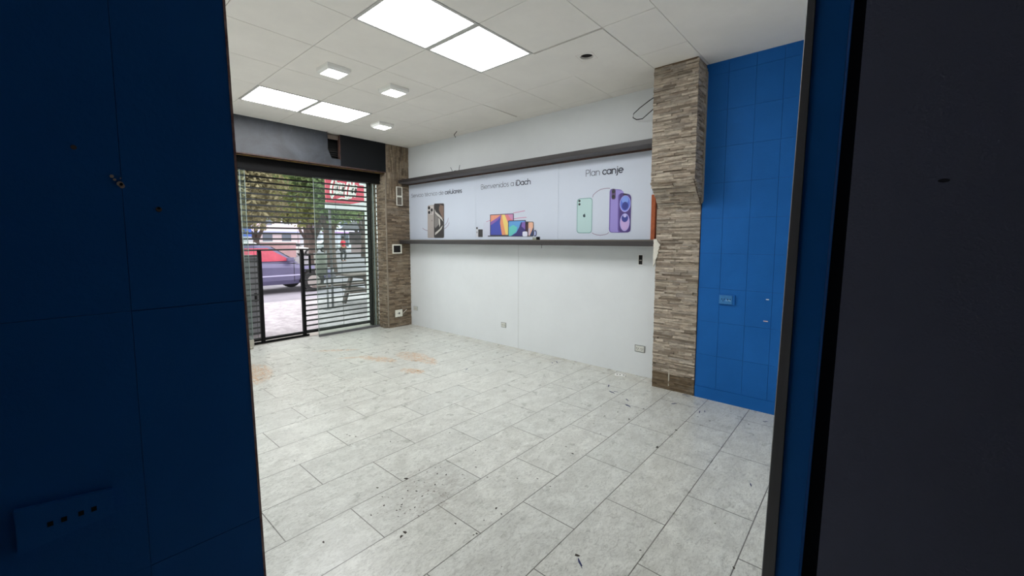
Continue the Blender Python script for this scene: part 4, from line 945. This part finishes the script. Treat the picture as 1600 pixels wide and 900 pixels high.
# ------------------------------------------------------------------ far buildings
m_wind = mat('far_window', (92, 100, 112), .3)
def building(x, y, w_, h, col, label, door=None):
    t = tag(empty('building', (x, y, -.12)), label, 'building')
    b_ = B(); box(b_, -w_/2, w_/2, 0, 8, 0, h); obj('wall', b_, mat('facade_'+'_'.join(map(str, col)), col, .9, noise=.1, nscale=.6), t)
    b_ = B(); box(b_, -w_/2-.2, w_/2+.2, -.3, 8.2, h, h+.35); obj('cornice', b_, m_white, t)
    nwin = max(2, int(w_/2.6))
    for f in range(int(h//3.1)):
        for k in range(nwin):
            xx = -w_/2 + (k+.5)*w_/nwin; b_ = B(); z0 = .25 if f == 0 else f*3.1+.9
            box(b_, xx-.75, xx+.75, -.06, .02, z0, z0+(2.3 if f == 0 else 1.5)); obj('window', b_, m_wind if (k+f) % 3 else mat('shop_shutter', (186, 188, 196), .6), t)
    b_ = B(); box(b_, -w_/2+.3, w_/2-.3, -1.0, 0, 2.75, 2.95); obj('awning', b_, mat('awning_'+'_'.join(map(str, door or (200, 120, 120))), door or (200, 120, 120), .8), t)
for a in ((14, 74, 12, 6.5, (226, 222, 220), 'white two-storey building at the left behind the trees', (206, 196, 200)), (27, 76, 12, 9.6, (214, 196, 198), 'pinkish three-storey building seen between the trees', (150, 158, 190)),
          (40, 75, 12, 6.5, (216, 218, 230), 'pale bluish building behind the forked tree', (180, 130, 190)), (53, 73, 12, 9.6, (196, 190, 182), 'beige building behind the dark-roofed stall', (120, 160, 190)), (67, 70, 14, 6.5, (222, 222, 222), 'white building at the right end of the street', (180, 180, 120))): building(*a)
t = tag(empty('street_banner', (9.7, 33.0, -.12)), 'small blue banner on a thin pole among the trees at left', 'banner')
b = B(); box(b, -.35, .35, -.02, .02, 1.75, 2.75); obj('cloth', b, mat('blue_cloth', (96, 124, 210), .8), t)
b = B(); cyl(b, (-.38, 0, 0), .03, 3.0, 'z', 8); obj('pole', b, m_cab, t)
t = tag(empty('low_wall', (10.5, 38.0, -.12)), 'low pink painted wall across the street at left', 'wall')
b = B(); box(b, -4.5, 4.5, 0, .2, 0, 1.3); obj('masonry', b, mat('pink_plaster', (206, 166, 168), .9, noise=.2, nscale=1), t)
b = B(); box(b, -4.6, 4.6, -.05, .25, 1.3, 1.4); obj('coping', b, m_white, t)

# ------------------------------------------------------------------ trees
m_bark = mat('grey_brown_bark', (104, 90, 84), .95, noise=.3, nscale=6, bump=.6, bscale=14)
LM = [leaf_material('olive_leaves', (112, 120, 74), (168, 170, 118)), leaf_material('green_leaves', (96, 118, 78), (150, 164, 118)), leaf_material('dull_leaves', (112, 108, 84), (164, 158, 124))]  # leaf colours lightened and greyed to paint in haze
def tree(x, y, h0, crown, label, lm=0, rt_=.17, fork=None, nleaf=7600, ls=.11, lean=0):
    t = tag(empty('tree', (x, y, -.12)), label, 'tree', 'trees across the street')
    b_ = B(); f = fork or h0*.62
    tube(b_, [(0, 0, 0), (lean*.3, 0, f*.5), (lean*.6, 0, f)], [rt_*1.25, rt_, rt_*.95], 10)
    ends = []
    for k in range(5):
        a = 2*PI*k/5 + random.uniform(-.3, .3); d = Vector((math.cos(a), math.sin(a), 0))
        if k == 0: d = Vector((.62, -.1, 0))
        if k == 2: d = Vector((-.62, .1, 0))
        e = Vector((lean*.6, 0, f)) + d*crown[0]*.45 + Vector((0, 0, (h0-f)+crown[2]*.6)); mid = Vector((lean*.6, 0, f)) + d*crown[0]*.22 + Vector((0, 0, (h0-f)*.75))
        tube(b_, [(lean*.6, 0, f-.08), mid, e], [rt_*.75, rt_*.5, rt_*.15], 8); ends.append(e)
    obj('trunk', b_, m_bark, t)
    b_ = B(); c0 = Vector((lean*.6, 0, h0+crown[2])); cl = [(c0 + Vector((random.uniform(-1, 1)*crown[0]*.75, random.uniform(-1, 1)*crown[1]*.75, random.uniform(-.85, .8)*crown[2])), random.uniform(.35, .75)) for _ in range(46)]
    for i in range(nleaf):
        c, r = random.choice(cl); v = Vector((random.gauss(0, 1), random.gauss(0, 1), random.gauss(0, 1))).normalized()*r*random.random()**.45*1.15
        p = c+v; n = Vector((random.gauss(0, 1), random.gauss(0, 1), random.gauss(0, 1)+.6)).normalized(); a = n.orthogonal().normalized(); q = n.cross(a); an = random.uniform(0, 6.28)
        u = (a*math.cos(an)+q*math.sin(an))*ls*random.uniform(.7, 1.3); w_ = (q*math.cos(an)-a*math.sin(an))*ls*.5
        b_.faces.new([b_.verts.new(p+o_) for o_ in (-u, -u*.1+w_, u, -u*.1-w_)])
    me = bpy.data.meshes.new('foliage'); b_.to_mesh(me); b_.free(); me.materials.append(LM[lm]); link(bpy.data.objects.new('foliage', me), t)
random.seed(11)
tree(9.05, 20.9, 2.3, (2.3, 1.7, 2.1), 'tree with a low forked trunk standing behind the purple hatchback', 0, .20, fork=1.6)
tree(8.2, 17.3, 2.3, (1.4, 1.3, 1.9), 'thick-trunked tree just left of the person in red', 1, .24, fork=2.0, nleaf=5600)
tree(4.7, 17.6, 2.1, (1.7, 1.6, 2.0), 'leafy tree above the purple hatchback, left of the forked tree', 2, .16)
tree(6.4, 27.6, 2.3, (1.9, 1.4, 2.6), 'slim tree further back between the two nearest left trees', 0, .17, ls=.14)
tree(13.6, 23.6, 2.9, (1.7, 1.7, 2.4), 'tree at the right whose crown hangs over the dark-roofed stall', 1, .17, ls=.14)
tree(12.9, 29.8, 2.9, (2.6, 2.2, 3.2), 'big tree far back behind the person in red', 1, .22, ls=.18)
tree(6.0, 32.5, 2.3, (2.8, 2.4, 3.2), 'far tree at the left edge of the shutter view', 0, .2, ls=.18)
tree(11.6, 37.0, 2.5, (3.0, 2.4, 4.0), 'far tree behind the forked tree', 2, .22, ls=.2)
tree(19.5, 34.5, 3.4, (3.2, 2.6, 3.4), 'far tree behind the right end of the stall', 1, .22, ls=.18)
tree(18.6, 44.5, 2.7, (3.6, 2.6, 5.0), 'farthest tree of the row, behind the white car', 2, .24, ls=.24)
tree(26.5, 48.2, 3.4, (3.6, 2.4, 5.0), 'farthest tree of the row, behind the dark-roofed stall', 0, .24, ls=.24)
